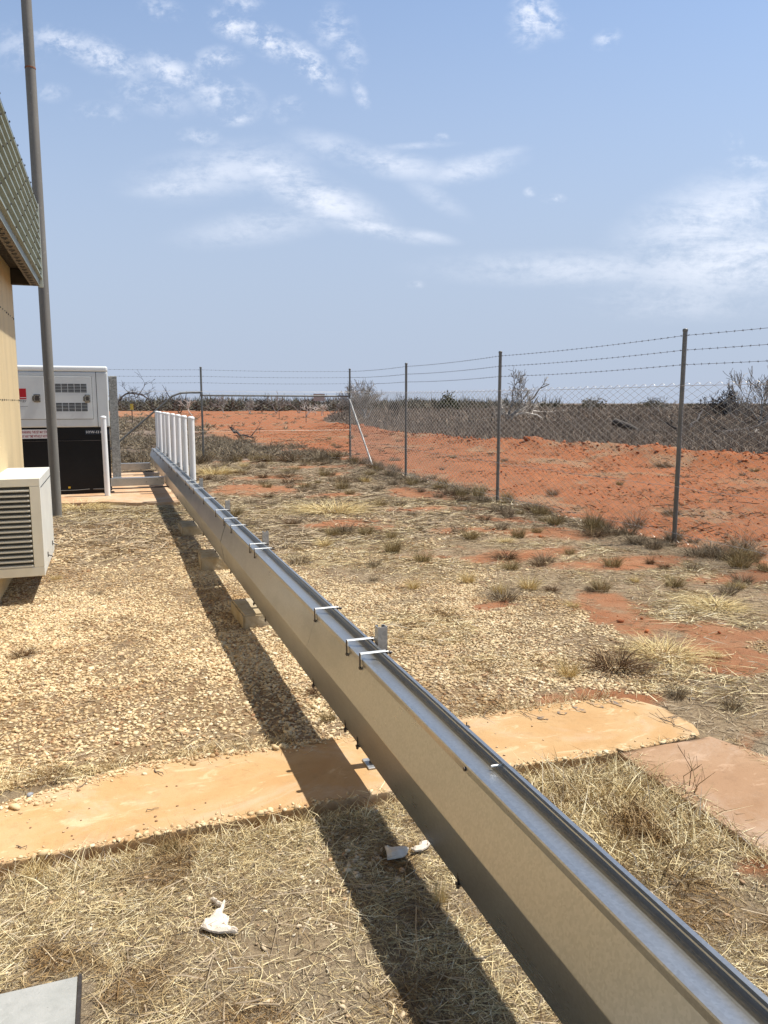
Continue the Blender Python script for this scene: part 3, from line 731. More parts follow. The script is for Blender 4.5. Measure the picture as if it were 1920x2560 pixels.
# support posts, clamps
def c_post(y):
    mb = MB()
    x0, w, t = 1.004, .041, .0035
    mb.box(x0, x0+w, y, y+t, -.05, .655+.0)            # face toward camera
    mb.box(x0, x0+t, y+t, y+w, -.05, .655)
    mb.box(x0+w-t, x0+w, y+t, y+w, -.05, .655)
    mb.box(x0+t, x0+t+.009, y+w-t, y+w, -.05, .655); mb.box(x0+w-t-.009, x0+w-t, y+w-t, y+w, -.05, .655)
    return mb
M['strut'] = galv('strut_channel', base=(.42, .42, .41), rough=.5, spangle=70, var=.2, metallic=.7, smudge=False)
p0 = None
for y, dz in ((2.90, 0), (5.42, .0), (7.30, .0), (9.52, .012), (12.80, -.03), (15.30, -.04), (18.2, -.08)):
    if p0 is None:
        p0 = c_post(2.90).build('support_post', M['strut'], TR); bp = MB().box(.955, 1.075, 2.878, 2.972, .053, .060, .001).build('base_plate', M['strut'], TR)
        bl0 = MB().lathe((.981, 2.925, .060), [(.009, 0), (.009, .008), (.0045, .009), (.0045, .022)], 6).build('anchor_bolt', M['bolt'], TR)
    else: copy_part(p0, TR, (0, y-2.90, dz))
cl0 = st0 = None
CLY = [2.785, 2.965, 3.495, 5.125, 5.315, 6.19, 6.60, 7.15, 8.11, 9.10, 9.605, 10.07, 11.38, 12.45, 12.97, 14.47, 15.2, 16.22, 17.5]
def clamp(y):
    c = bpy.data.objects.new('clamp', None); COL.objects.link(c); c.parent = TR; c.location = Vector((.94, y, .59))-Vector(TR.location); c.empty_display_size = .03
    s = MB(); s.box(.888, 1.006, y-.010, y+.010, .5915, .5955, .0012); s.box(.889, .893, y-.011, y+.011, .572, .5915)
    so_ = s.build('strap', M['strap'], c)
    b1 = MB(); b1.tube([(.888, y, .596), (.888, y, .528)], .0035, 6); b1.lathe((.888, y, .533), [(.006, 0), (.006, .006)], 6)
    b1.build('threaded_rod', M['bolt'], c)
    b2 = MB(); b2.tube([(1.0, y, .5995), (1.0, y, .548)], .004, 6); b2.tube([(1.0, y, .585), (1.024, y, .585)], .004, 6); b2.tube([(1.012, y, .585), (1.018, y, .585)], .008, 6)
    b2.build('threaded_rod', M['bolt'], c)
    return c
cl0 = clamp(CLY[0])
for y in CLY[1:]:
    c = cl0.copy(); COL.objects.link(c); c.parent = TR; c.location = Vector(cl0.location)+Vector((0, y-CLY[0], -.0035*max(0, y-14)))
    for ch in cl0.children:
        d = ch.copy(); COL.objects.link(d); d.parent = c
r0 = MB(); r0.tube([(.8775, 2.79, .25), (.8775, 2.79, .196)], .003, 6); r0.lathe((.8775, 2.79, .199), [(.006, 0), (.006, .006)], 6); r0.box(.872, .90, 2.782, 2.798, .206, .2125)
r0 = r0.build('lower_clip', M['bolt'], TR)
for y in (1.84, 2.96, 3.50, 4.72, 5.14, 6.2, 7.15, 8.1, 9.1, 10.05, 11.4, 12.4): copy_part(r0, TR, (0, y-2.79, 0))
MB().tube([(.899, 1.84, .556), (.890, 1.84, .556)], [.0062, .0062], 8).build('bolt_head', M['bolt'], TR)
MB().tube([(.952, 1.795, .575), (.983, 1.795, .575)], .0035, 8).build('bolt_end', M['strap'], TR)
# cross channels to the generator
def channel(y, x0, x1, nm):
    t = MB(); t.prism([(y, .165), (y, .298), (y+.004, .302), (y+.12, .302), (y+.12, .296), (y+.006, .296), (y+.006, .171), (y+.12, .171), (y+.12, .165)], 'x', x0, x1)
    o = t.build('cross_channel', M['galv'], TR)
    for xx, zz in ((x1-.04, .27), (x1-.12, .255), (x1-.04, .21), (x1-.30, .225)):
        h = MB(); h.tube([(xx, y-.003, zz), (xx, y+.001, zz)], .007, 8); h.build('bolt', M['bolt'], o).location = -parent_loc(o)
    return o
channel(13.85, -.02, .862, 'a'); channel(17.25, .02, .80, 'b')
MB().box(.80, .90, 15.9, 16.0, .12, .2, .004).build('bracket', M['galv'], TR)
t = MB()
t.tube([(-.3, 13.80, .135), (.3, 13.80, .13), (.95, 13.80, .135)], .012, 8)
tag(t.build('earth_conduit', M['bolt']), 'thin black conduit under the nearer cross channel', 'conduit')
t = MB(); t.tube([(.1, 17.2, .12), (.86, 17.2, .125)], .012, 8)
tag(t.build('earth_conduit', M['bolt']), 'thin black conduit under the farther cross channel', 'conduit')

# ================================================================== concrete blocks under the trough
def block(x0, x1, y0, y1, z1, rot, label):
    b = bmesh.new(); bmesh.ops.create_cube(b, size=1)
    for v in b.verts: v.co = Vector((v.co.x*(x1-x0), v.co.y*(y1-y0), (v.co.z+.5)*(z1+.06)-.06))
    bmesh.ops.bevel(b, geom=list(b.edges), offset=.012, segments=2, affect='EDGES')
    bmesh.ops.subdivide_edges(b, edges=[e for e in b.edges if e.calc_length() > .08], cuts=5, use_grid_fill=True)
    for v in b.verts:
        n = fbm(np.array([v.co.x*14+x0*7]), np.array([v.co.y*14+v.co.z*11+y0]), 5, 3)[0]-.5
        v.co += v.co.normalized()*n*.014
    me = bpy.data.meshes.new('concrete_block'); b.to_mesh(me); b.free()
    o = link('concrete_block', me, M['block'], None, ((x0+x1)/2, (y0+y1)/2, 0)); o.rotation_euler[2] = R(rot)
    tag(o, label, 'concrete block', 'concrete blocks under the trough')
block(.815, 1.10, 5.28, 5.76, .095, 2, 'nearest concrete block under the trough, flat and worn')
block(.765, 1.08, 7.28, 7.72, .125, -3, 'middle concrete block of the three under the trough')
block(.750, 1.02, 9.22, 9.74, .125, 1, 'farthest concrete block of the three under the trough')

# ================================================================== bollards
def bollard(x, y, h, label, tilt=0):
    e = empty('bollard', (x, y, 0), label, 'bollard', 'white bollards around the generator pad')
    pb = MB(); pb.lathe((x, y, -.05), [(.0445, 0), (.0445, h+.02)], 20); pb.build('pipe', M['pvc'], e)
    pb = MB(); pb.lathe((x, y, h-.035), [(.0475, 0), (.049, .003), (.049, .022), (.045, .034), (.030, .043), (.008, .046)], 20); pb.build('cap', M['pvc'], e)
    e.rotation_euler = (R(tilt*.6), R(tilt), 0)
ords = ['nearest', 'second', 'third', 'fourth', 'fifth', 'sixth', 'seventh', 'farthest']
for i, y in enumerate((11.32, 12.37, 13.53, 14.72, 15.94, 17.09, 18.38, 19.57)):
    bollard(1.10, y, 1.375, f'{ords[i]} white capped pipe bollard of the row of eight beside the trough', (.15, -.2, .1, .25, -.15, .1, -.2, .1)[i])
bollard(-.076, 13.5, 1.355, 'lone white capped pipe bollard in front of the generator corner', -.4)

# ================================================================== tall pole
pe = empty('steel_pole', (-.74, 11.5, 0), 'tall weathered grey steel pole rising out of frame beside the shed', 'pole')
MB().lathe((-.74, 11.5, -.1), [(.066, 0), (.066, 3.0), (.064, 5.92)], 24).build('lower_tube', M['galv_pole'], pe)
MB().lathe((-.74, 11.5, 5.82), [(.0665, 0), (.0675, .006), (.0675, .014), (.0665, .02)], 24).build('weld_ring', paint('rusty_weld', (.22, .09, .045), .8, .4, 40), pe)
MB().lathe((-.74, 11.5, 5.835), [(.0635, 0), (.062, 2.9)], 24).build('upper_tube', M['galv_pole'], pe)

# ================================================================== shed
sh = empty('shed', (-2.4, 6, 0), 'cream clad shed with a grey green ribbed fascia at the left edge', 'shed')
def ribprof(a0, a1, pitch, depth, top, slope):
    """trapezoid profile: list of (a, d)"""
    out = []; a = a0
    while a < a1-1e-6:
        e = min(a+pitch, a1)
        out += [(a, 0), (min(a+pitch-top-2*slope, a1), 0), (min(a+pitch-top-slope, a1), depth), (min(a+pitch-slope, a1), depth)]
        a = e
    out.append((a1, 0)); return out
def wall_sheet(mat):
    pr_ = ribprof(2.0, 9.0, .085, .015, .014, .010)
    b = bmesh.new()
    lo = [b.verts.new((-.89+d, a, .02)) for a, d in pr_]; hi = [b.verts.new((-.89+d, a, 2.93)) for a, d in pr_]
    for i in range(len(pr_)-1):
        if (lo[i].co-lo[i+1].co).length > 1e-5: b.faces.new((lo[i], lo[i+1], hi[i+1], hi[i]))
    me = bpy.data.meshes.new('wall_cladding'); b.to_mesh(me); b.free()
    o = link('wall_cladding', me, mat, sh); o.location = -sh.location; return o
wall_sheet(M['cream'])
MB().box(-.905, -.876, 8.985, 9.012, .02, 2.93, .002).build('corner_trim', M['cream'], sh)
MB().box(-4.0, -.892, 2.0, 8.98, .0, 2.95).build('wall_core', M['cream'], sh)
def fascia():
    b = bmesh.new(); pr_ = ribprof(2.776, 3.585, .101, .030, .020, .007)
    A_ = [b.verts.new((-.612+d, 2.0, z)) for z, d in pr_]; B_ = [b.verts.new((-.612+d, 8.985, z)) for z, d in pr_]
    for i in range(len(pr_)-1): b.faces.new((A_[i], B_[i], B_[i+1], A_[i+1]))
    bmesh.ops.recalc_face_normals(b, faces=list(b.faces))
    me = bpy.data.meshes.new('fascia_sheet'); b.to_mesh(me); b.free()
    o = link('fascia_sheet', me, M['sage'], sh); o.location = -sh.location; return pr_
fp = fascia()
MB().box(-.625, -.578, 8.986, 9.000, 2.765, 3.60, .002).build('end_trim', M['sage_trim'], sh)
# perforated angle along the bottom, soffit and roof
pa = MB(); pa.box(-.70, -.614, 2.0, 8.98, 2.775, 2.783); pa.box(-.622, -.614, 2.0, 8.98, 2.783, 2.86); pa.build('edge_angle', M['perf'], sh)
hl0 = None
for k in range(26):
    y = 8.9-k*.16
    if hl0 is None:
        hb = MB(); hb.box(-.682, -.640, y-.035, y+.012, 2.7735, 2.7748); hb.box(-.675, -.655, y+.035, y+.06, 2.7735, 2.7748); hl0 = hb.build('punched_slot', M['dark'], sh); y0_ = y
    else: copy_part(hl0, sh, (0, y-y0_, 0))
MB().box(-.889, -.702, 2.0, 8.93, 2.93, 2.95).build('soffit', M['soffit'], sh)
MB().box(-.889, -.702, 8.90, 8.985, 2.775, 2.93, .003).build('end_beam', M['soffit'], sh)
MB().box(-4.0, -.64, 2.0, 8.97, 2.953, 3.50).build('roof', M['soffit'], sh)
def screw(name, p, axis='x'):
    s = MB(); x, y, z = p
    s.tube([(x, y, z), (x+.003, y, z)], .010, 8); s.tube([(x+.003, y, z), (x+.009, y, z)], .006, 6); return s.build(name, M['bolt'], sh)
s0 = screw('fascia_screw', (-.582, 8.7, fp[2][0]+.011)); n_ = 0
ribz = [fp[i][0]+.011 for i in range(2, len(fp)-1, 4)]
for i, z in enumerate(ribz):
    for k in range(6):
        if i == 0 and k == 0: continue
        copy_part(s0, sh, (0, -k*.55-(.27 if i % 2 else 0), z-ribz[0]))
s1 = screw('wall_screw', (-.879, 8.94, 2.43))
for zz in (2.43, 1.60):
    for k in range(22):
        if zz == 2.43 and k == 0: continue
        copy_part(s1, sh, (0, -k*.15, zz-2.43))

# ================================================================== vent box on the shed wall
vb = empty('vent_box', (-.70, 7.05, .2), 'cream louvred metal vent box mounted low on the shed wall', 'vent box')
X0, X1, Y0, Y1, Z0, Z1 = -1.30, -.531, 6.513, 7.65, .222, .992
cs = MB(); cs.box(X0, X1, Y0+.02, Y1, Z0, Z1, .006, 2)
cs.build('casing', M['vent'], vb)
fr = MB()
fr.box(X0, X1+.002, Y0-.004, Y0+.0195, Z1-.062, Z1+.002, .004); fr.box(X0, X1+.002, Y0-.004, Y0+.0195, Z0-.002, Z0+.07, .004)
fr.box(X1-.075, X1+.002, Y0-.004, Y0+.0195, Z0+.0705, Z1-.0625, .003)
fr.build('face_frame', M['vent'], vb)
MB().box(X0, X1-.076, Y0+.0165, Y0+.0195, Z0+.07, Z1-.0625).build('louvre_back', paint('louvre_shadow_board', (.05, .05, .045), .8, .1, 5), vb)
lv = MB(); nl = 16; zl0, zl1 = Z0+.072, Z1-.064
for k in range(nl):
    z = zl0+(zl1-zl0)*k/nl; h = (zl1-zl0)/nl
    lv.prism([(Y0-.008, z+.002), (Y0-.008, z+.013), (Y0-.004, z+.0145), (Y0+.0155, z+h*.50), (Y0+.0155, z+h*.42), (Y0-.002, z+.008), (Y0-.003, z+.002)], 'x', X0+.001, X1-.079)
lv.build('louvre', M['slat'], vb)
tr = MB(); tr.box(X1+.001, X1+.0045, Y0+.05, Y1-.04, Z1-.075, Z1-.072); tr.build('casing_seam', M['seam'], vb)
hk0 = None
for y in (6.86, 7.42):
    hb = MB(); hb.box(X1+.001, X1+.006, y-.012, y+.012, Z0+.085, Z0+.125); hb.tube([(X1+.004, y, Z0+.10), (X1+.03, y, Z0+.092), (X1+.042, y, Z0+.082)], .006, 6); hb.build('catch', M['bolt'], vb)

# ================================================================== generator
ge = empty('generator', (-.9, 15.2, .05), 'grey canopied generator set on a black base beyond the pole', 'generator')
GY, GX0, GX1 = 13.90, -2.2, .012
MB().box(GX0, GX1, GY, 16.9, 1.172, 2.085, .022, 3).build('canopy', M['genpaint'], ge)
MB().box(GX0-.004, GX1+.004, GY-.004, 16.904, 2.088, 2.180, .03, 3).build('canopy_cap', M['gencap'], ge)
MB().box(GX0+.03, GX1-.012, GY+.012, 16.88, .09, 1.171, .006).build('fuel_base', M['genblack'], ge)
MB().box(GX0+.02, GX1-.004, GY+.002, 16.89, .945, .952, .001).build('base_ledge', M['bolt'], ge)
MB().box(GX0+.06, GX1-.05, GY+.03, 16.7, .05, .0895).build('skid', M['genblack'], ge)
def door(x0, x1, z0, z1):
    d = MB().box(x0, x1, GY-.012, GY-.002, z0, z1, .003).build('door', M['genpaint'], ge)
    g = MB(); w = .006
    g.box(x0-w, x1+w, GY-.0035, GY-.001, z0-w, z0); g.box(x0-w, x1+w, GY-.0035, GY-.001, z1, z1+w); g.box(x0-w, x0, GY-.0035, GY-.001, z0, z1); g.box(x1, x1+w, GY-.0035, GY-.001, z0, z1)
    g = g.build('door_gap', M['seam'], d); g.location = -parent_loc(d)
    return d
def sub(mb, name, mat, par):
    o = mb.build(name, mat, par); o.location = -parent_loc(par); return o
dR = door(-.872, -.247, 1.31, 2.008); dL = door(-1.62, -.975, 1.31, 2.012)
for z0, z1 in ((1.750, 1.884), (1.440, 1.572)):
    v = MB()
    for c in range(5):
        for r_ in range(6):
            x0 = -.806+c*.0985; z = z0+r_*(z1-z0-.012)/5
            v.box(x0-.002, x0+.087, GY-.0135, GY-.0115, z-.002, z+.015)
    sub(v, 'vent_slots', M['dark'], dR)
def latch(x0, x1, z0, z1, d):
    l = MB(); l.box(x0+.015, x1, GY-.026, GY-.0121, z0, z1, .012, 2); l.box(x0-.006, x0+.018, GY-.02, GY-.0121, z0+.02, z1-.03, .008)
    o = sub(l, 'latch', M['chrome'], d)
    p = MB(); p.box(x0+.035, x1-.02, GY-.0285, GY-.0262, z0+.03, z1-.03, .004); p.box(x0+.05, x1-.035, GY-.032, GY-.0287, z0+.055, z1-.055, .002)
    for xx in (x0+.026, x1-.010):
        for zz in (z0+.02, (z0+z1)/2, z1-.02): p.tube([(xx, GY-.0265, zz), (xx, GY-.030, zz)], .006, 6)
    p = p.build('paddle', M['bolt'], d); p.location = -parent_loc(d)
latch(-.378, -.278, 1.582, 1.712, dR); latch(-1.155, -1.040, 1.585, 1.717, dL)
MB().box(-.176, -.168, GY-.0015, GY+.003, 1.175, 2.084).build('panel_seam', M['seam'], ge)
MB().lathe((-1.0, 14.6, 2.18), [(.012, 0), (.012, .03), (.02, .05), (.02, .10), (.008, .115)], 10).build('lifting_eye', M['galv_old'], ge)
def text(body, x, z, h, mat, par, y, w=None, name='lettering', font_scale_x=1.0, bold=0.0):
    cu = bpy.data.curves.new(name, 'FONT'); cu.body = body; cu.size = 1; cu.extrude = .0; cu.offset = bold
    o = bpy.data.objects.new('tmp', cu); COL.objects.link(o)
    dg = bpy.context.evaluated_depsgraph_get(); me = bpy.data.meshes.new_from_object(o.evaluated_get(dg))
    bpy.data.objects.remove(o)
    P = np.array([v.co[:] for v in me.vertices]); mn = P.min(0); mx = P.max(0)
    ref = bpy.data.curves.new('r', 'FONT')
    sz = h/.73; sx = sz if w is None else w/(mx[0]-mn[0])
    for v in me.vertices: v.co = (x+(v.co.x-mn[0])*sx, y, z+v.co.y*sz)
    me.materials.clear(); ob = link(name, me, mat, par); ob.location = -parent_loc(par); return ob
wp = MB().box(-1.367, -.925, GY+.0085, GY+.0118, .992, 1.140, .0005).build('warning_plate', M['white'], ge)
text('WARNING: THIS SET MAY START', -1.352, 1.078, .044, M['inkred'], wp, GY+.0078, .416, bold=.028)
text('AT ANY TIME WITHOUT NOTICE', -1.350, 1.010, .044, M['inkred'], wp, GY+.0078, .410, bold=.028)
np_ = MB().box(-.385, -.004, GY+.0085, GY+.0118, 1.048, 1.128, .0005).build('name_plate', M['navy'], ge)
text('HYW-13 M', -.368, 1.070, .042, M['white'], np_, GY+.0078, .262, bold=.012)
lg = MB().box(-1.425, -1.248, GY-.0140, GY-.0122, 1.634, 1.806, .0003).build('red_decal', M['red'], dL); lg.location = -parent_loc(dL)
w1 = MB().box(-1.425, -1.352, GY-.0152, GY-.0142, 1.782, 1.792); w1.box(-1.340, -1.250, GY-.0152, GY-.0142, 1.655, 1.664); w1 = w1.build('decal_line', M['white'], dL); w1.location = -parent_loc(dL)
tx = text('Energy', -1.435, 1.596, .040, M['ink'], dL, GY-.0135, .185)
w2 = MB().box(-1.345, -1.235, GY-.0135, GY-.0122, 1.517, 1.522).build('decal_line', M['ink'], dL); w2.location = -parent_loc(dL)
MB().box(-.695, -.660, GY+.009, GY+.0118, .150, .180).build('sticker', M['yellow'], ge)
pp = MB(); pp.tube([(-.86, GY-.01, .12), (-.60, GY-.012, .118), (-.44, GY-.01, .125), (-.36, GY-.01, .13)], .006, 6); pp.build('drain_pipe', M['fence_pipe'], ge)
# riser duct
rd = empty('cable_riser', (.09, 14.1, .3), 'upright spangled galvanised duct beside the generator corner', 'duct')
MB().box(-.012+.034, .158, 13.93, 14.20, .304, 2.022, .004).build('duct_body', M['galv_old'], rd)
MB().box(.019, .161, 13.926, 13.9295, .304, .318).build('foot_flange', M['strap'], rd)

# ================================================================== fence
def gpt(u, v, z=0.0):
    """ground point seen at photo pixel (1920 wide)"""
    xc = (u-PX_)/F_; yc = (PY_-v)/F_
    Y = math.cos(PITCH)+yc*math.sin(PITCH); Z = -math.sin(PITCH)+yc*math.cos(PITCH)
    x = xc*math.cos(YAW)+Y*math.sin(YAW); y = -xc*math.sin(YAW)+Y*math.cos(YAW)
    t = (z-CAMH)/Z
    return x*t, y*t
def azpt(u, D):
    """point at distance D along the compass bearing of photo column u"""
    a = math.atan((u-PX_)/F_/math.cos(PITCH)*1.0)+YAW
    return D*math.sin(a), D*math.cos(a)
def gz1(x, y): return float(gz(np.array([x]), np.array([y]))[0])
RP = [(6.30, 3.3), (6.13, 7.18), (5.90, 11.1), (5.962, 15.39), (6.13, 20.0)]
BP = [(6.13, 20.0), (2.25, 20.2), (-2.4, 20.3), (-7.0, 20.4)]
PH = {0: 2.39, 1: 2.385, 2: 2.376, 3: 2.40, 4: 2.475}
def interp_line(P, Hs):
    return P
FEN = empty('chain_link_fence', (6.0, 12, 0), 'chain-link fence with steel posts and three barbed wires running along the right side', 'fence')
BFE = empty('chain_link_fence', (0, 20.3, 0), 'back chain-link fence run with pipe rail and bent pipe brace behind the bollards', 'fence')
def post(x, y, top, par, light=False):
    p = MB(); p.lathe((x, y, -.25), [(.0265, 0), (.0255, top+.24)], 14)
    o = p.build('post', M['fence_pipe'], par)
    c = MB(); c.lathe((x, y, top-.02), [(.029, 0), (.030, .012), (.030, .022), (.024, .030), (.006, .034)], 14); c = c.build('cap', M['fence_pipe'], o); c.location = -parent_loc(o)
    return o
for i, (x, y) in enumerate(RP): post(x, y, PH[i], FEN)
for i, (x, y) in enumerate(BP[1:]): post(x, y, 2.47, BFE)
def mesh_panel(P, tops, par, pitch=.078):
    """zigzag wires of a chain-link mesh hung along a poly-line"""
    Vs = []; Fs = []; o = 0; r = .0031
    for s in range(len(P)-1):
        A = np.array(P[s]); B = np.array(P[s+1]); Ls = np.linalg.norm(B-A); d = (B-A)/Ls; nrm = np.array([d[1], -d[0]])
        n = int(Ls/pitch); ta, tb = tops[s], tops[s+1]
        for i in range(n):
            s0 = (i+.5)*Ls/n; t = s0/Ls; top = ta+(tb-ta)*t
            bot = gz1(*(A+d*s0))+.01
            m = int((top-bot)/(pitch*.52))
            zz = top-np.arange(m+1)*(top-bot)/m
            off = np.where(np.arange(m+1) % 2 == 0, -.5, .5)*pitch*(1 if i % 2 == 0 else -1)*1.04
            sway = .006*np.sin(s0*1.7+zz*3)
            pts = np.stack([A[0]+d[0]*(s0+off)+nrm[0]*(sway+.0022*np.sign(off)), A[1]+d[1]*(s0+off)+nrm[1]*(sway+.0022*np.sign(off)), zz], -1)
            u = np.array([d[0], d[1], 0]); w = np.array([nrm[0], nrm[1], 0]); zv = np.array([0, 0, 1.])
            ring = [u*r, w*r, -u*r, -w*r]
            V = np.stack([pts+q for q in ring], 1).reshape(-1, 3)
            k = np.arange(m)[:, None]*4; j = np.arange(4)[None, :]; j2 = (j+1) % 4
            Fq = np.stack([k+j, k+j2, k+4+j2, k+4+j], -1).reshape(-1, 4)+o
            Vs.append(V); Fs.append(Fq); o += len(V)
    me = npmesh('mesh_panel', np.vstack(Vs), np.vstack(Fs), True); ob = link('mesh_panel', me, M['wire'], par); ob.location = -par.location
mesh_panel(RP, [1.80, 1.80, 1.79, 1.82, 1.90], FEN)
mesh_panel(BP, [1.90, 1.90, 1.90, 1.90], BFE)
def line_wire(P, zs, par, name, r=.002, sag=.012, mat='wire'):
    t = MB()
    for s in range(len(P)-1):
        (x0, y0), (x1, y1) = P[s], P[s+1]
        pts = []
        for k in range(9):
            q = k/8; pts.append((x0+(x1-x0)*q+.027*0, y0+(y1-y0)*q, zs[s]+(zs[s+1]-zs[s])*q-sag*4*q*(1-q)))
        t.tube(pts, r, 4)
    return t.build(name, M[mat], par)
off_ = lambda P, d: [(x-d, y) for x, y in P]
for k, z in enumerate((1.765, .62, .08)):
    zz = [z+.0, z, z, z+.02, z+.10] if k == 0 else [z]*5
    line_wire(off_(RP, .03), zz, FEN, 'tension_wire', .0024, .008)
for k, z in enumerate((1.865, .86, .12)): line_wire([(x, y-.03) for x, y in BP], [z]*4, BFE, 'tension_wire', .0024, .004)
def barbed(P, zs, par):
    t = MB(); b = bmesh.new()
    for s in range(len(P)-1):
        (x0, y0), (x1, y1) = P[s], P[s+1]; L = math.hypot(x1-x0, y1-y0); n = int(L/.105)
        f = lambda q: Vector((x0+(x1-x0)*q, y0+(y1-y0)*q, zs[s]+(zs[s+1]-zs[s])*q-.02*4*q*(1-q)))
        t.tube([f(k/24) for k in range(25)], .0022, 5)
        dd = Vector((x1-x0, y1-y0, 0)).normalized(); nn = Vector((dd.y, -dd.x, 0))
        for k in range(n):
            c = f((k+.5)/n); a = random.uniform(0, 3.14)
            for q in (a, a+1.57):
                w = (nn*math.cos(q)+Vector((0, 0, 1))*math.sin(q))*.016+dd*random.uniform(-.008, .008)
                t.tube([c-w, c+w], .0014, 3, False)
            t.tube([c-dd*.009, c+dd*.009], .0042, 4, False)
    t.build('barbed_wire', M['barb'], par)
for k in (.063, .224, .385):
    barbed(RP, [PH[i]-k for i in range(5)], FEN); barbed(BP, [2.475-k, 2.47-k, 2.47-k, 2.47-k], BFE)
# corner braces and rail
bx, by = 6.016, 17.66
t = MB(); t.tube([(bx+.02, by, -.1), (6.085, 19.83, 1.62), (6.10, 19.94, 1.67)], .021, 12); t.build('brace', M['fence_pipe_light'], FEN)
MB().lathe((6.13, 20.0, 1.63), [(.030, 0), (.033, .005), (.033, .045), (.030, .05)], 14).build('pipe_collar', M['fence_pipe'], FEN)
MB().tube([(6.10, 20.0, 1.755), (2.28, 20.2, 1.765)], .021, 12).build('top_rail', M['fence_pipe'], BFE)
MB().lathe((2.25, 20.2, 1.74), [(.030, 0), (.033, .005), (.033, .10), (.030, .105)], 14).build('pipe_collar', M['fence_pipe'], BFE)
pb_ = [(2.22, 20.2, 1.835), (1.95, 20.19, 1.835), (1.72, 20.18, 1.82), (1.52, 20.17, 1.74), (1.38, 20.16, 1.62), (.2, 20.1, .62), (-.62, 20.05, -.08)]
MB().tube(pb_, .023, 12).build('bent_brace', M['fence_pipe'], BFE)

# ================================================================== grass tufts (every tuft a thing)
TV = {}
def tufts_of(kind, n, rad, h, spread, wid, droop, num=5):
    TV[kind] = [tuft_mesh(kind+'_tuft', n, rad, h, spread, 1000+hash(kind) % 97*0+len(TV)*37+i, wid, droop) for i in range(num)]
tufts_of('gold', 300, .20, 1.0, .55, .010, .45)
tufts_of('olive', 340, .26, 1.0, .50, .011, .3)
tufts_of('grey', 280, .30, 1.0, .60, .011, .3)
tufts_of('brown', 420, .26, 1.0, .85, .012, .7)
tufts_of('heap', 700, .48, 1.0, 1.0, .012, .9)
def tuft(x, y, w, h, kind, label, group, name='grass_tuft', cat='grass tuft'):
    me = random.choice(TV[kind])
    if not me.materials: me.materials.append(M['tuft_'+{'heap': 'gold'}.get(kind, kind)])
    o = bpy.data.objects.new(name, me); COL.objects.link(o)
    o.location = (x, y, gz1(x, y)-.004); o.rotation_euler = (0, 0, random.uniform(0, 6.28))
    s = w/1.1; o.scale = (s, s, h/.85)
    tag(o, label, cat, group)
    return o
def place(u, v, wpx, hpx, kind, label, group='larger dry grass tussocks'):
    x, y = gpt(u, v); d = math.hypot(x, y)
    tuft(x, y, wpx*d/F_, hpx*d/F_, kind, label, group)
def z5(a, b): return 600+a/2.37, 1150+b/2.37
def z6(a, b): return 1200+a/2.304, 1250+b/2.304
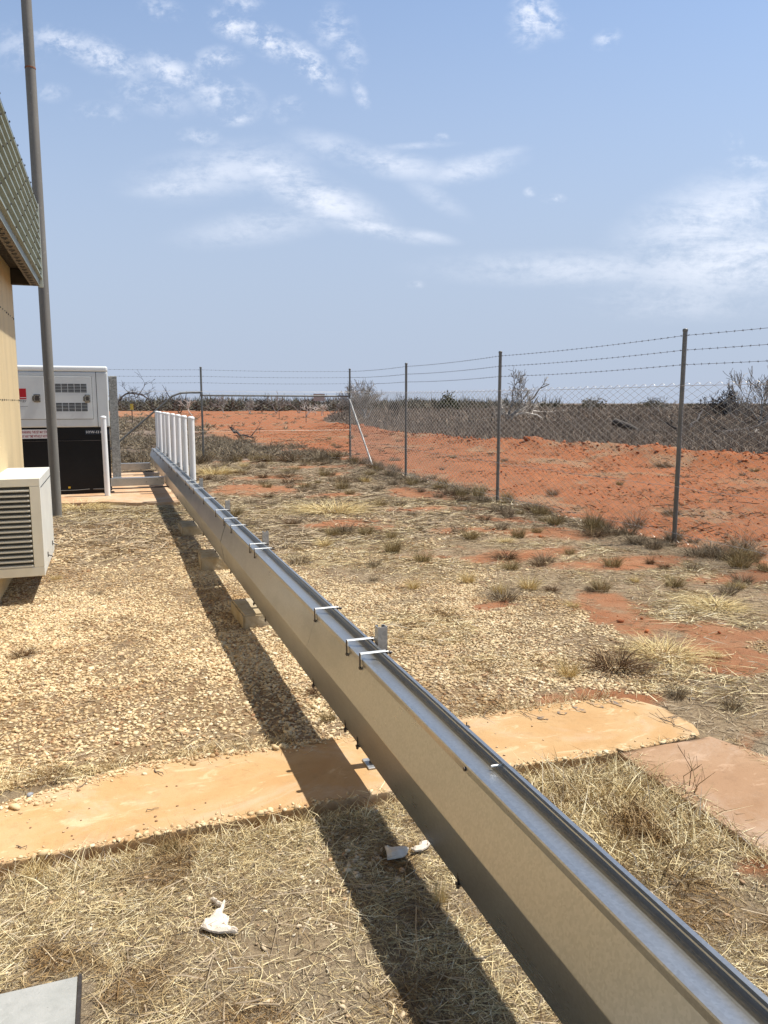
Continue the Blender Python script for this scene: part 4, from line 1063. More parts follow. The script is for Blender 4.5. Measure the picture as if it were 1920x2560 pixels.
BIG = [(z5(650, 205), 40, 20, 'olive', 'rounded olive brown tussock on the grey ground beyond the straw heap'),
 (z5(385, 166), 46, 26, 'olive', 'dark olive tussock left of the straw heap, nearest the back fence'),
 (z5(268, 108), 46, 18, 'brown', 'low rusty brown tussock well behind the straw heap'),
 (z5(135, 112), 30, 22, 'brown', 'rusty brown tussock just right of the bollards'),
 (z5(540, 95), 34, 22, 'grey', 'dark grey tussock below the leaning brace pipe'),
 (z5(540, 132), 32, 20, 'grey', 'dark grey tussock second in line below the leaning brace'),
 (z5(615, 118), 34, 18, 'grey', 'pale grey green tussock on bare grey soil near the corner'),
 (z5(464, 140), 24, 14, 'olive', 'small green tussock between two larger ones near the corner'),
 (z5(545, 312), 130, 42, 'heap', 'wide flattened heap of pale yellow straw grass on the red ground'),
 (z5(305, 395), 38, 28, 'brown', 'dark dead clump of roots and stalks right of the trough'),
 (z5(550, 455), 60, 32, 'olive', 'broad brown green tussock right of the trough, left of its twin'),
 (z5(745, 445), 60, 36, 'olive', 'broad brown green tussock with dark base in the middle of the yard'),
 (z5(905, 552), 66, 52, 'olive', 'tall yellow green tussock on the grey litter in the middle of the yard'),
 (z5(800, 635), 44, 32, 'grey', 'sparse grey tussock in front of the tall yellow green one'),
 (z5(1085, 610), 62, 38, 'olive', 'yellow olive tussock at the edge of the gravel'),
 (z5(1025, 765), 50, 38, 'gold', 'golden tussock alone on the pale gravel'),
 (z5(1350, 732), 60, 46, 'gold', 'straw coloured tussock near the small bare red patch'),
 (z5(1540, 800), 56, 48, 'gold', 'upright straw coloured tussock beside the bare red patch'),
 (z5(500, 520), 60, 30, 'gold', 'loose straw tussock right of the second trough post'),
 (z6(650, 165), 64, 66, 'olive', 'tallest brown green bush of grass against the fence mesh'),
 (z6(222, 212), 52, 42, 'olive', 'brown green tussock in front of the third fence post'),
 (z6(150, 240), 56, 20, 'gold', 'low yellow tussock in front of the brown green one'),
 (z6(455, 115), 52, 30, 'grey', 'grey tussock leaning on the fence left of the tallest bush'),
 (z6(345, 75), 58, 36, 'olive', 'olive tussock against the fence near the third post'),
 (z6(765, 375), 70, 40, 'olive', 'spreading yellow green tussock on red soil before the nearest post'),
 (z6(980, 357), 24, 32, 'brown', 'narrow rusty tussock on red soil in front of the nearest post'),
 (z6(1060, 384), 28, 28, 'brown', 'second narrow rusty tussock on red soil, right of its neighbour'),
 (z6(1222, 388), 34, 24, 'grey', 'small grey tussock on red soil right of the rusty pair'),
 (z6(1000, 262), 60, 40, 'grey', 'grey tussock at the foot of the nearest fence post'),
 (z6(1340, 310), 60, 36, 'grey', 'grey tussock under the mesh right of the nearest post'),
 (z6(1500, 330), 76, 36, 'olive', 'pale green tussock under the mesh at the right edge'),
 (z6(1500, 505), 36, 22, 'gold', 'small yellow tussock at the right edge of the red soil'),
 (z6(1360, 612), 100, 34, 'heap', 'wide low yellow tussock near the right edge of the photo'),
 (z6(1060, 895), 130, 54, 'heap', 'golden sprawling tussock with dark base on the right'),
 (z6(770, 975), 150, 92, 'brown', 'large uprooted brown clump of dead grass beside the path'),
 (z6(505, 1020), 84, 72, 'gold', 'golden brown tussock beside the large uprooted clump'),
 (z6(530, 615), 52, 24, 'gold', 'low dry tussock on the gravel edge behind the uprooted clump'),
 (z6(105, 545), 40, 34, 'gold', 'dry upright tussock on the gravel left of the low dry one'),
 (z6(640, 520), 40, 26, 'grey', 'small grey tussock on the grey litter before the red soil'),
 (z6(1350, 900), 60, 20, 'gold', 'flattened dry tussock right of the golden sprawling one'),
 ((540, 1190), 64, 38, 'heap', 'yellow tussock with a rounded top just right of the bollard row'),
 ((200, 1268), 110, 24, 'heap', 'low dry tussock across the front of the generator pad'),
 ((255, 1275), 60, 22, 'gold', 'dry tussock around the foot of the lone bollard'),
 ((140, 1448), 34, 20, 'gold', 'small dry tussock in front of the vent box'),
 ((240, 1485), 46, 16, 'grey', 'thin dry tussock on the gravel right of the vent box'),
 ((60, 1640), 60, 36, 'brown', 'dead tussock at the left edge on the gravel'),
 ((130, 1945), 80, 34, 'brown', 'flattened dead tussock at the back edge of the orange path'),
 ((795, 1735), 60, 50, 'brown', 'rusty dead clump in the shade under the trough'),
 ((820, 1800), 60, 40, 'olive', 'dull green tussock in the shade under the trough'),
 ((560, 2185), 38, 26, 'brown', 'small dark rusty clump on the straw in front of the path'),
 ((425, 2150), 60, 44, 'olive', 'thin olive tussock on the straw in front of the path'),
 ((90, 2215), 80, 60, 'gold', 'thin golden tussock near the left edge below the path'),
 ((1100, 2280), 60, 90, 'gold', 'tall thin golden tussock at the edge of the trough shadow'),
 ((1070, 2225), 46, 32, 'brown', 'small rusty clump at the edge of the trough shadow'),
 ((1560, 2010), 90, 50, 'gold', 'pale yellow tussock against the side of the tan walkway'),
 ((1340, 1930), 90, 36, 'gold', 'flattened pale tussock between the trough and the tan walkway'),
 ((1690, 1745), 60, 50, 'grey', 'grey tussock beyond the end of the orange path'),
 ((1830, 1770), 70, 46, 'grey', 'grey tussock at the right edge beyond the walkway'),
]
for (uv, w, h, kind, lab) in BIG: place(uv[0], uv[1], w, h, kind, lab)
n_ = 0
def taken(x, y): return onslab(np.array([x]), np.array([y]))[0]
while n_ < 120:
    y = random.uniform(4.6, 19.8); x = random.uniform(1.4, 6.0)
    g, s, gr, d = [float(a[0]) for a in cover(np.array([x]), np.array([y]))]
    if taken(x, y) or random.random() > .15+.8*gr*(1-g): continue
    k = random.choices(['grey', 'olive', 'brown', 'gold'], [5, 3, 2, 2 if y < 9 else .6])[0]
    w = random.uniform(.12, .36); tuft(x, y, w, w*random.uniform(.4, .75), k, {'grey': 'small grey brown grass tuft scattered on the bare ground inside the fence', 'olive': 'small olive grass tuft scattered on the bare ground inside the fence', 'brown': 'small rusty dead grass tuft scattered on the ground inside the fence', 'gold': 'small golden grass tuft scattered on the ground inside the fence'}[k], 'small scattered '+k+' grass tufts'); n_ += 1
for i in range(70):
    y = random.uniform(5.2, 19.9); fx = float(np.interp(y, [3.3, 7.18, 11.1, 15.39, 20], [6.3, 6.13, 5.9, 5.96, 6.13]))
    k = random.choices(['grey', 'olive', 'brown'], [6, 3, 1])[0]; w = random.uniform(.14, .40)
    tuft(fx+random.gauss(-.05, .20), y, w, w*random.uniform(.4, .8), k, {'grey': 'grey grass tuft along the foot of the right fence', 'olive': 'olive grass tuft along the foot of the right fence', 'brown': 'rusty grass tuft along the foot of the right fence'}[k], k+' grass tufts along the fence foot')
for i in range(34):
    x = random.uniform(-1.4, 6.0); y = 20.2+random.gauss(-.2, .35); k = random.choice(['grey', 'olive', 'brown', 'grey']); w = random.uniform(.3, .6)
    tuft(x, y, w, w*random.uniform(.5, .8), k, {'grey': 'grey grass tuft along the foot of the back fence', 'olive': 'olive grass tuft along the foot of the back fence', 'brown': 'rusty grass tuft along the foot of the back fence'}[k], k+' grass tufts along the back fence foot')

for i in range(26):
    y = random.uniform(7, 34); x = random.uniform(7.0, float(scrub_edge(y))-1.0); w = random.uniform(.14, .4); k = random.choice(['grey', 'brown', 'olive'])
    tuft(x, y, w, w*random.uniform(.3, .6), k, {'grey': 'low grey grass tuft on the red track beyond the right fence', 'olive': 'low olive grass tuft on the red track beyond the right fence', 'brown': 'low rusty grass tuft on the red track beyond the right fence'}[k], k+' grass tufts on the red track')

# ================================================================== dead trees, bushes, logs
def grow(mb, p, d, L, r, lev, rg, spread, up, twist=.35, minr=.004):
    n = 4; pts = [p]; rs = [r]; q = Vector(p); dd = Vector(d).normalized()
    for k in range(n):
        dd = (dd+Vector((rg.gauss(0, twist), rg.gauss(0, twist), rg.gauss(0, twist)+up))*.5).normalized()
        q = q+dd*L/n; pts.append(q.copy()); rs.append(max(minr, r*(1-.62*(k+1)/n)))
    mb.tube(pts, rs, 5 if lev > 1 else 3, False)
    if lev <= 0: return
    for k in range(rg.choice((3, 4, 4))):
        i = rg.choice((2, 3, 4, 4)); ax = Vector((rg.gauss(0, 1), rg.gauss(0, 1), rg.gauss(.2, .7))).normalized()
        nd = (dd+ax*spread).normalized()
        grow(mb, pts[i], nd, L*rg.uniform(.5, .85), max(minr, rs[i]*rg.uniform(.55, .8)), lev-1, rg, spread, up, twist, minr)
def dead_tree(x, y, h, w, label, seed, wood='greywood', stems=3, lev=3, r=.09, spread=.9, up=.12, lean=(0, 0), name='dead_tree', cat='dead tree', minr=.012, tilt=.5, trunkmat=None):
    rg = random.Random(seed); z = gz1(x, y)
    e = empty(name, (x, y, z), label, cat, 'bare dead trees beyond the fence')
    tk = MB(); br = MB()
    for s in range(stems):
        a = rg.uniform(0, 6.28); d = Vector((math.cos(a)*tilt+lean[0], math.sin(a)*tilt+lean[1], 1)).normalized()
        Ls = h*.42*rg.uniform(.8, 1.15); p = Vector((x+rg.gauss(0, .1), y+rg.gauss(0, .1), z-.1)); pts = [p]; rs = [r]
        q = p.copy()
        for k in range(4):
            d = (d+Vector((rg.gauss(0, .18), rg.gauss(0, .18), 0))).normalized(); q = q+d*Ls/4; pts.append(q.copy()); rs.append(r*(1-.45*(k+1)/4))
        tk.tube(pts, rs, 7)
        for k in range(rg.choice((3, 4, 5))):
            i = rg.choice((2, 3, 4, 4)); ax = Vector((rg.gauss(0, w/h), rg.gauss(0, w/h), rg.gauss(.3, .4)))
            grow(br, pts[i], (d+ax*spread).normalized(), h*.30*rg.uniform(.7, 1.2), rs[i]*.62, lev-1, rg, spread, up, .4, minr)
    tk.build('trunk', M[trunkmat or wood], e); br.build('branches', M[wood], e)
    return e
def at_px(u, D): return azpt(u*1.1573, D)
def hh(v, D): return CAMH+(871-v)*D/1662.0
x, y = at_px(792, 70); dead_tree(x, y, hh(830, 70)*1.05, 3.2, 'bushy bare grey tree just right of the fence corner', 3, 'greywood', 5, 4, .08, .9, .10, minr=.016)
def limb_tree(u, D, label, limbs, wood, seed, name='dead_tree'):
    """fallen or leaning tree from main limbs given as (right, up, away) metres from its foot"""
    x, y = at_px(u, D); z = gz1(x, y); a = math.atan2(x, y); rv = Vector((math.cos(a), -math.sin(a), 0)); fv = Vector((math.sin(a), math.cos(a), 0)); rg = random.Random(seed)
    e = empty(name, (x, y, z), label, 'dead tree', 'bare dead trees beyond the fence')
    for pts, r, nb, wd in limbs:
        P = [Vector((x, y, z))+rv*p[0]+Vector((0, 0, p[1]))+fv*(p[2] if len(p) > 2 else rg.gauss(0, .15)) for p in pts]; n = len(P)
        t = MB(); t.tube(P, [r*(1-.7*k/(n-1)) for k in range(n)], 7); lo = t.build('limb', M[wd], e)
        b = MB()
        for k in range(nb):
            i = rg.randint(1, n-1); d = (P[i]-P[i-1]).normalized()
            grow(b, P[i].lerp(P[i-1], rg.random()*.6), (d+Vector((rg.gauss(0, .7), rg.gauss(0, .5), rg.gauss(.25, .5)))).normalized(), rg.uniform(.5, 1.1), r*.30, 2, rg, .8, .05, .4, .017)
        o = b.build('twigs', M[wd], lo); o.location = -parent_loc(lo)
limb_tree(1088, 66, 'bleached half fallen tree with long limb reaching right behind the third post', [
    ([(.1, -.1), (.35, .5), (.9, .9), (1.7, 1.5), (2.3, 2.0), (2.7, 2.7), (3.5, 3.1)], .13, 9, 'greywood'), ([(.1, -.1), (.25, .8), (.6, 1.6), (.5, 2.4), (.75, 3.1)], .10, 9, 'greywood'), ([(1.0, .95), (1.3, 1.6), (1.25, 2.3), (1.7, 2.8)], .07, 7, 'greywood'),
    ([(-.2, -.1), (.5, .45), (1.5, .75), (2.6, .55), (3.2, .15)], .11, 5, 'palewood'), ([(.3, .1), (.2, -.2), (.9, .9), (1.6, 1.1)], .13, 3, 'palewood'), ([(-.5, .6), (-.3, 1.2), (0.05, .4)], .08, 2, 'palewood'), ([(-2.2, .1), (-1.5, .35), (-.9, .3)], .05, 2, 'palewood')], 'palewood', 77)
x, y = at_px(1545, 85); dead_tree(x, y, 3.6, 4.6, 'dark dome shaped bare tree right of the nearest fence post', 21, 'darkwood', 6, 4, .10, 1.15, -.02, minr=.022, tilt=.9)
x, y = at_px(1632, 52); dead_tree(x, y, 3.8, 2.6, 'tall thin bare tree at the right edge of the photo', 31, 'greywood', 5, 3, .06, .45, .25, minr=.014, tilt=.35)
x, y = at_px(1590, 60); dead_tree(x, y, 2.6, 2.2, 'smaller thin bare tree between the dark dome tree and the tall one', 35, 'greywood', 4, 3, .04, .6, .2, minr=.010)
x, y = at_px(855, 75); dead_tree(x, y, 2.8, 1.6, 'crooked dark bare tree left of the second fence post', 41, 'darkwood', 2, 3, .08, .8, .08, minr=.016)
x, y = at_px(965, 110); 
def leaf_bush(x, y, h, w, label, mat='bushgreen', n=900, name='desert_bush'):
    e = empty(name, (x, y, gz1(x, y)), label, 'bush', 'green bushes beyond the fence')
    a = rng.uniform(0, 6.28, n); t = np.arccos(rng.uniform(-.25, 1, n)); rad = rng.uniform(.35, 1, n)**.6
    lob = 1+.25*np.sin(a*3+x)+.2*np.sin(t*5+y)
    P = np.stack([np.cos(a)*np.sin(t)*w*.5*rad*lob, np.sin(a)*np.sin(t)*w*.5*rad*lob, h*.45+np.cos(t)*h*.55*rad*lob], -1)
    dv = rng.normal(0, 1, (n, 3)); dv /= np.linalg.norm(dv, axis=1, keepdims=True)
    V, Fc = blades(P, dv, h*rng.uniform(.06, .16, n), h*rng.uniform(.04, .09, n), rng.normal(0, .2, (n, 3)))
    link('crown', npmesh('crown', V, Fc), M[mat], e)
    t_ = MB(); t_.tube([(0, 0, -.1), (.05, 0, h*.3), (.0, .1, h*.7)], [.07, .05, .02], 6); o = t_.build('trunk', M['darkwood']); o.parent = e
leaf_bush(x, y, 2.6, 2.6, 'round dark green bush on the horizon between second and third fence posts')
for (u, D, h, w, lab) in ((1010, 140, 2.0, 4.5, 'low dark green bush on the horizon right of the round one'), (1270, 150, 2.3, 5.0, 'dark green bush on the horizon midway between the two nearest posts'), (900, 130, 2.2, 5, 'low dark bush on the horizon left of the round one'), (1400, 170, 2.4, 6, 'wide low bush on the horizon left of the nearest fence post')):
    x, y = at_px(u, D); leaf_bush(x, y, h, w, lab, 'scrub_green')
SK = [(425, 92, 2.5, 'palewood', 'short bleached stump with split limbs left of the back fence post', 1), (545, 100, 2.6, 'greywood', 'bleached grey branches on the skyline right of the back fence post', 2), (600, 120, 3.4, 'greywood', 'bare grey tree on the skyline left of the sign board', 2),
      (572, 125, 3.2, 'darkwood', 'dark bare tree on the skyline left of the grey one', 2), (650, 118, 3.6, 'greywood', 'tall bare tree on the skyline nearest the sign board', 2), (722, 100, 3.0, 'greywood', 'bare bush on the skyline between sign board and corner post', 3), (398, 105, 3.6, 'darkwood', 'dark bare tree on the skyline behind the bent pipe brace', 2),
      (660, 88, 2.0, 'palewood', 'pale fallen limbs on the red bank below the skyline trees', 1), (700, 92, 2.0, 'palewood', 'pale fallen limbs near the foot of the sign board', 1), (1265, 120, 3.4, 'greywood', 'small bare tree on the skyline between the two nearest posts', 2), (1420, 110, 2.9, 'greywood', 'faint bare tree on the skyline left of the nearest post', 2), (490, 110, 3.2, 'greywood', 'bare grey tree on the skyline just right of the back post', 2)]
for i, (u, D, h, wd, lab, st) in enumerate(SK):
    x, y = at_px(u, D); dead_tree(x, y, h, h*.9, lab, 50+i, wd, st, 3, .07, .95, .08, (random.uniform(-.3, .3), 0), minr=.018, tilt=.6)
# arching fallen tree on the left
x, y = at_px(300, 88); e = empty('fallen_tree', (x, y, gz1(x, y)), 'dark arching fallen tree on the skyline left of the bent pipe brace', 'fallen tree')
t = MB(); z = gz1(x, y); A = []
for k in range(11):
    q = k/10; A.append((x-2.1+4.4*q, y+.3*math.sin(q*5), z+.4+2.3*math.sin(math.pi*min(1, q*1.02))**.8+(.2*math.sin(q*9))))
t.tube(A, [.12-.007*k for k in range(11)], 6); t.build('trunk', M['darkwood'], e)
b = MB(); rg = random.Random(5)
for k in range(1, 11):
    for s in range(2): grow(b, Vector(A[k]), Vector((rg.gauss(.2, .8), rg.gauss(0, .5), rg.gauss(-.1, .8))), rg.uniform(.7, 1.5), .05, 2, rg, .9, -.05, .4, .014)
b.build('branches', M['darkwood'], e)
def log_(u0, v0, u1, v1, r, label, mat, seed, nb=4, raise0=.0, raise1=0., name='fallen_log'):
    x0, y0 = gpt(u0*1.1573, v0*1.1573); x1, y1 = gpt(u1*1.1573, v1*1.1573); rg = random.Random(seed)
    e = empty(name, (x0, y0, gz1(x0, y0)), label, 'fallen log')
    P = []; n = 7
    for k in range(n+1):
        q = k/n; xx = x0+(x1-x0)*q; yy = y0+(y1-y0)*q+rg.gauss(0, r*1.2); P.append((xx, yy, gz1(xx, yy)+r*.7+raise0*(1-q)**3+raise1*q*q+rg.gauss(0, r*.4)))
    t = MB(); t.tube(P, [r*(1.2-.7*k/n)*rg.uniform(.85, 1.15) for k in range(n+1)], 8); t.build('trunk', M[mat], e)
    for k in range(nb):
        b = MB(); i = rg.randint(2, n)
        grow(b, Vector(P[i]), Vector((rg.gauss(0, 1), rg.gauss(0, 1), rg.gauss(.35, .4))), min(1.1, r*9)*rg.uniform(.6, 1.2), r*.5, 2, rg, .8, -.05, .35, .008)
        b.build('branch', M[mat], e)
log_(1325, 938, 1470, 941, .15, 'long dark log with upturned root end lying in the scrub left of the nearest post', 'darkwood', 4, 3, .45)
log_(1482, 935, 1515, 905, .10, 'dark forked limb standing up in the scrub right of the nearest post', 'darkwood', 6, 4, 0, .75)
log_(1545, 945, 1659, 928, .10, 'dark fallen tree with bleached limbs at the right edge of the scrub', 'darkwood', 8, 5, 0, .35)
log_(1600, 940, 1665, 950, .035, 'thin bleached branch lying in front of the dark fallen tree', 'palewood', 9, 4, .1, .1)
log_(1150, 897, 1235, 889, .07, 'bleached fallen branches in the scrub left of the dark log', 'palewood', 10, 9, .5, .3)
log_(1050, 892, 1090, 905, .06, 'short bleached limb lying below the half fallen tree', 'palewood', 12, 4, .1, .1)
log_(500, 941, 548, 950, .055, 'dark stick with peeling bark lying on the red track', 'darkwood', 14, 3, .25, .0)
log_(1235, 925, 1265, 932, .05, 'short grey branch lying near the bank', 'greywood', 15, 3)
# signs beyond the fence
x, y = gpt(295*1.1573, 920*1.1573); x, y = at_px(295, 60)
e = empty('marker_post', (x, y, gz1(x, y)), 'small yellow marker sign on a dark post beyond the back fence', 'marker sign')
z = gz1(x, y); MB().tube([(x, y, z-.2), (x, y, z+1.25)], .035, 8).build('post', M['darkwood'], e)
MB().box(x-.11, x+.11, y-.045, y-.036, z+1.05, z+1.48, .004).build('sign_plate', M['yellow'], e)
x, y = at_px(692, 95); z = gz1(x, y)
e = empty('sign_board', (x, y, z), 'plain grey back of a sign board on two posts beyond the back fence', 'sign board')
for dx in (-.5, .5): MB().tube([(x+dx, y, z-.2), (x+dx, y, z+2.6)], .03, 8).build('post', M['fence_pipe'], e)
MB().box(x-.72, x+.72, y-.05, y-.032, z+1.75, z+2.6, .004).build('board', M['signback'], e)
for i, (u, D) in enumerate(((664, 62), (607, 75), (740, 66))):
    x, y = at_px(u, D); z = gz1(x, y); p = MB(); p.box(x-.02, x+.02, y-.02, y+.02, z-.2, z+1.3); 
    tag(p.build('steel_picket', M['darkwood']), ('thin steel picket on the red bank left of the sign board', 'farther thin steel picket left of the sign board', 'thin steel picket on the red bank right of the sign board')[i], 'picket')

# ================================================================== small things on the ground
def outline_thing(name, pts_px, conv, thick, mat, label, cat, bulge=.012, holes=True, zoff=.012):
    P = [gpt(*conv(a, b_), .01) for a, b_ in pts_px]
    cx = sum(p[0] for p in P)/len(P); cy = sum(p[1] for p in P)/len(P); z = gz1(cx, cy)+zoff
    b = bmesh.new(); vs = [b.verts.new((p[0]-cx, p[1]-cy, 0)) for p in P]; f = b.faces.new(vs)
    bmesh.ops.triangulate(b, faces=[f])
    bmesh.ops.subdivide_edges(b, edges=list(b.edges), cuts=2, use_grid_fill=True)
    bnd = {v for e_ in b.edges if e_.is_boundary for v in e_.verts}
    for v in b.verts:
        d = min((v.co.xy-Vector((p[0]-cx, p[1]-cy))).length for p in P)
        v.co.z = (0 if v in bnd else min(bulge, d*.9))+.010*(fbm(np.array([v.co.x*60]), np.array([v.co.y*60]), 4, 3)[0]-.5)
    r = bmesh.ops.extrude_face_region(b, geom=list(b.faces))
    for v in r['geom']:
        if isinstance(v, bmesh.types.BMVert): v.co.z -= thick
    bmesh.ops.recalc_face_normals(b, faces=list(b.faces))
    bmesh.ops.smooth_vert(b, verts=list(b.verts), factor=.15, use_axis_x=True, use_axis_y=True, use_axis_z=True)
    me = bpy.data.meshes.new(name); b.to_mesh(me); b.free()
    return tag(link(name, me, mat, None, (cx, cy, z)), label, cat)
zA = lambda a, b: (480+a/2.676, 1980+b/2.676)
outline_thing('bone_fragment', [(60, 994), (78, 962), (95, 938), (118, 925), (140, 908), (160, 880), (188, 868), (196, 846), (172, 838), (150, 815), (128, 800), (132, 788), (160, 800), (186, 822), (204, 830), (222, 800), (226, 822), (218, 862), (206, 888), (212, 906), (252, 922), (248, 950), (240, 985), (262, 992), (306, 1000), (314, 1012), (262, 1006), (270, 1014), (312, 1024), (300, 1030), (240, 1022), (180, 1030), (140, 1024), (110, 1018)], zA, .007, M['bone'], 'bleached white bone fragment with prongs lying on the straw in front', 'bone', .007, zoff=.02)
outline_thing('bone_shard', [(1288, 436), (1330, 452), (1420, 444), (1450, 452), (1440, 490), (1405, 515), (1305, 530), (1300, 470)], zA, .006, M['rag'], 'white bone shard in the trough shadow', 'bone', .012, zoff=.025)
outline_thing('bone_shard', [(1462, 450), (1520, 440), (1518, 412), (1560, 405), (1597, 415), (1580, 440), (1540, 470), (1490, 476)], zA, .006, M['bone'], 'white bone shard in the sun at the trough shadow edge', 'bone', .010, zoff=.025)
def rock(x, y, s, z, mat, label, seed, name='stone', cat='stone', group=None, flat=.6):
    V, Fq = ico2(); r_ = np.random.default_rng(seed)
    k = r_.normal(0, 1, (7, 3)); k /= np.linalg.norm(k, axis=1, keepdims=True)
    for q in k: V = V-np.maximum(0, V@q-.62)[:, None]*q*.9
    V = V*(1+r_.uniform(-.06, .06, (len(V), 1)))*np.array([s, s*.75, s*flat])*.5
    o = link(name, npmesh(name, V, Fq), mat, None, (x, y, z+s*flat*.30)); o.rotation_euler = (0, 0, r_.uniform(0, 6.28)); return tag(o, label, cat, group)
M['bluestone'] = paint('blue_grey_stone', (.28, .29, .31), .7, .2, 40)
M['brownstone'] = paint('brown_pebble', (.25, .14, .075), .8, .3, 40)
M['tanstone'] = paint('tan_pebble', (.50, .36, .22), .8, .2, 40)
x, y = gpt(66*1.1573, 1748*1.1573); rock(x, y, .035, .052, M['bluestone'], 'blue grey angular stone on the left edge of the orange path', 3)
x, y = gpt(262*1.1573, 1415*1.1573); rock(x, y, .07, gz1(x, y), M['tanstone'], 'flat tan stone standing out on the gravel left of the trough', 5, flat=.4)
zB = lambda a, b: (a/1.728, 1950+b/1.728)
PB = [zB(*p) for p in ((120, 185), (132, 208), (292, 208), (275, 226), (310, 243), (317, 258), (188, 290), (350, 176), (385, 125), (300, 137), (676, 178), (672, 160), (622, 192), (766, 114), (888, 100), (842, 128), (720, 30), (763, 28), (235, 93), (80, 292))]
for i, (u, v) in enumerate(PB):
    x, y = gpt(u, v, .052); rock(x, y, random.uniform(.008, .014), .052, M['brownstone' if i % 3 else 'tanstone'], ('small brown pebble lying on the orange path left of the trough' if i % 3 else 'small tan pebble lying on the orange path left of the trough'), 20+i, 'pebble', 'pebble', 'brown pebbles on the orange path' if i % 3 else 'tan pebbles on the orange path')
zC = lambda a, b: (1000+a/1.803, 1650+b/1.803)
for i, (u, v) in enumerate([zC(*p) for p in ((396, 282), (596, 300), (430, 333), (646, 362), (437, 395), (478, 395), (470, 430))]):
    x, y = gpt(u, v, .052); rock(x, y, random.uniform(.009, .016), .052, M['tanstone'], 'small pale pebble lying on the orange path right of the trough', 50+i, 'pebble', 'pebble', 'pale pebbles on the path right of the trough')
def twig(pts, z, label, r=.0022, seed=1, mat='deadwood', forks=2):
    rg = random.Random(seed); P = []
    G_ = [gpt(u, v, z) for u, v in pts]
    e0 = G_[0]
    t = MB(); n = 6
    for k in range(n+1):
        q = k/n*(len(G_)-1); i = min(int(q), len(G_)-2); f = q-i
        P.append((G_[i][0]+(G_[i+1][0]-G_[i][0])*f+rg.gauss(0, .003), G_[i][1]+(G_[i+1][1]-G_[i][1])*f+rg.gauss(0, .003), z+.004+abs(rg.gauss(0, .004))))
    t.tube(P, [r*(1-.08*k) for k in range(n+1)], 5)
    for k in range(forks):
        p = Vector(P[rg.randint(1, n-1)]); t.tube([p, p+Vector((rg.gauss(0, .03), rg.gauss(0, .03), .004)), p+Vector((rg.gauss(0, .06), rg.gauss(0, .06), .006))], r*.6, 4)
    return tag(t.build('twig', M[mat]), label, 'twig')
zD = lambda a, b: (a/1.728, 1400+b/1.728)
twig([zD(665, 910), zD(705, 935)], .052, 'short brown twig near the back edge of the orange path', .003, 1, forks=0)
twig([zB(625, 140), zB(690, 125)], .052, 'short brown twig in the middle of the orange path', .0018, 2, forks=0)
twig([zB(335, 40), zB(385, 5)], .052, 'straw coloured twig on the left part of the orange path', .002, 3, forks=1)
twig([zB(70, 292), zB(115, 300)], .052, 'tiny dark twig beside pebbles at the left of the orange path', .002, 4, forks=0)
twig([zC(1190, 275), zC(1240, 300), zC(1320, 328)], .052, 'branched dark twig at the right end of the orange path', .0022, 5, forks=4)
twig([zC(1205, 262), zC(1275, 262)], .052, 'thin dark twig above the branched one at the right end of the path', .0015, 6, forks=2)
twig([zC(360, 255), zC(405, 270)], .052, 'thin dark twig at the back edge of the path right of the trough', .002, 7, forks=1)
twig([zC(545, 240), zC(600, 275)], .052, 'curved dark twig at the back edge of the path farther right', .002, 8, forks=1)
twig([zC(500, 492), zC(555, 475)], .052, 'dark twig on the front edge of the path beside the trough', .0028, 9, forks=0)
# thin weed over the walkway
wx, wy = gpt(*zC(1295, 645)); t = MB(); rg = random.Random(2)
for (a, b, hgt) in ((1250, 380, .20), (1300, 420, .19), (1400, 520, .15), (1360, 470, .17), (1230, 560, .12), (1330, 560, .12)):
    X, Y = gpt(*zC(a, b), hgt); A = Vector((wx, wy, 0)); B = Vector((X, Y, hgt)); B = A+(B-A)
    mid = A.lerp(B, .5)+Vector((rg.gauss(0, .015), rg.gauss(0, .015), .02)); t.tube([A, mid, B], [.0022, .0017, .001], 4)
    for k in range(3):
        q = mid.lerp(B, rg.uniform(0, .8)); t.tube([q, q+Vector((rg.gauss(0, .02), rg.gauss(0, .02), rg.uniform(.01, .04)))], .0009, 3)
tag(t.build('weed', M['tuft_brown']), 'thin branching dry weed leaning over the edge of the tan walkway', 'weed')
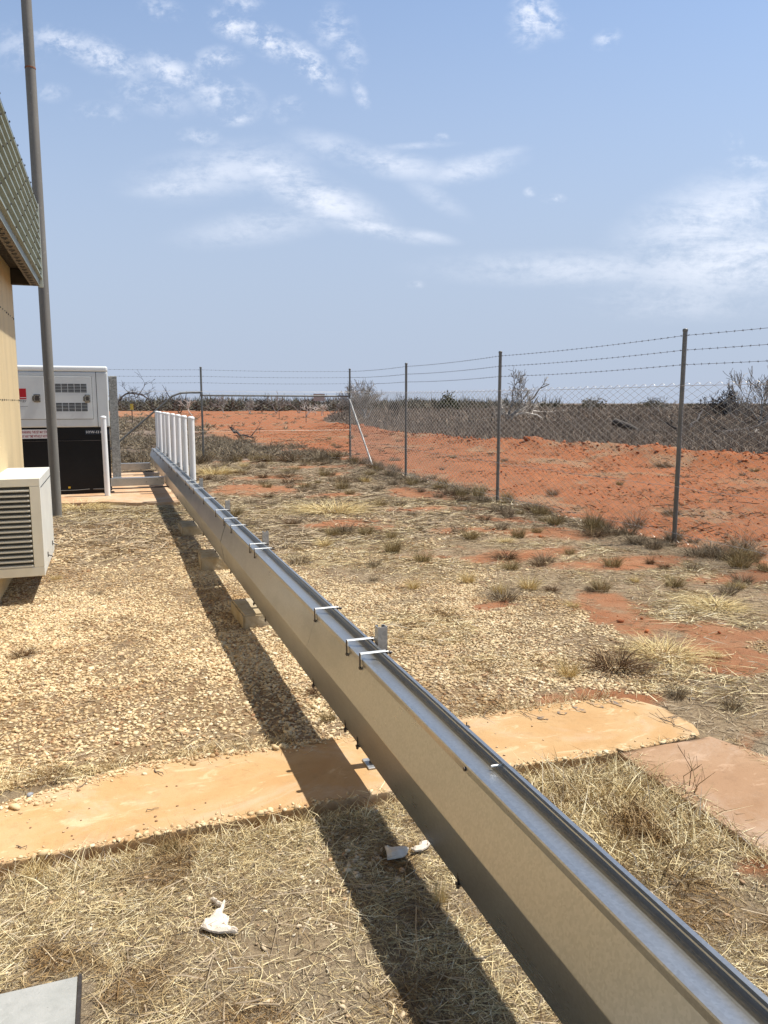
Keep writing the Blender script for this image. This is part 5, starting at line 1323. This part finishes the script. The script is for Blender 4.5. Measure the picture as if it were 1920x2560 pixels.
# grit, gravel and straw that has spilled over the path edges
nq = 2600; ex = rng.uniform(-1.4, 2.5, nq)*1.0; dd = rng.exponential(.035, nq); back = rng.uniform(0, 1, nq) < .7
wv = .35+1.3*vnoise(ex*2.3, ex*0+3.3, 6)**2
ey = np.where(back, np.array([p1b(t) for t in ex])-dd*wv-.004, np.array([p1a(t) for t in ex])+dd*.35+.004)
kk = (rng.uniform(0, 1, nq) < np.where(ex < .75, 1, .35)) & (dd < .22); ex, ey = ex[kk], ey[kk]
V, Fc = stones(ex, ey, rng.gamma(2.2, .0040, len(ex))+.003, flat=(.35, .7), sink=.25, z=np.full(len(ex), .052))
tag(link('path_grit', npmesh('path_grit', V, Fc), M['stone']), 'grit and small stones spilled over the edges of the orange path', 'grit', kind='stuff')
nq = 1500; ex = rng.uniform(-1.4, 2.5, nq); back = rng.uniform(0, 1, nq) < .6; dd = rng.exponential(.03, nq)
ey = np.where(back, np.array([p1b(t) for t in ex])-dd, np.array([p1a(t) for t in ex])+dd*.4)
ex2 = np.concatenate([2.03+rng.exponential(.025, 500), 2.60-rng.exponential(.02, 300)]); ey2 = rng.uniform(1.5, 2.62, 800)
ex = np.concatenate([ex, ex2]); ey = np.concatenate([ey, ey2]); m_n = len(ex)
a = rng.uniform(0, 6.28, m_n); d = np.stack([np.cos(a), np.sin(a), rng.uniform(0, .12, m_n)], -1)
V, Fc = blades(np.stack([ex, ey, np.full(m_n, .0535)+.006*(ex > 2.02)*(ey < 2.65)], -1), d, .035*rng.gamma(4, .25, m_n), .002*rng.uniform(.6, 1.3, m_n), rng.normal(0, .3, (m_n, 3))*np.array([1, 1, .05]))
tag(link('path_straw', npmesh('path_straw', V, Fc), M['straw']), 'loose straw blown over the edges of the paths', 'straw', kind='stuff')
# small bracket bolt on the path right of the trough
x, y = gpt(*zC(300, 302), .052)
MBo = MB(); MBo.box(x-.016, x+.016, y-.012, y+.012, .0525, .0555, .001); MBo.tube([(x, y, .0555), (x, y, .075)], .003, 6)
tag(MBo.build('anchor_plate', M['bolt']), 'small steel anchor bolt and plate on the path right of the trough', 'anchor')
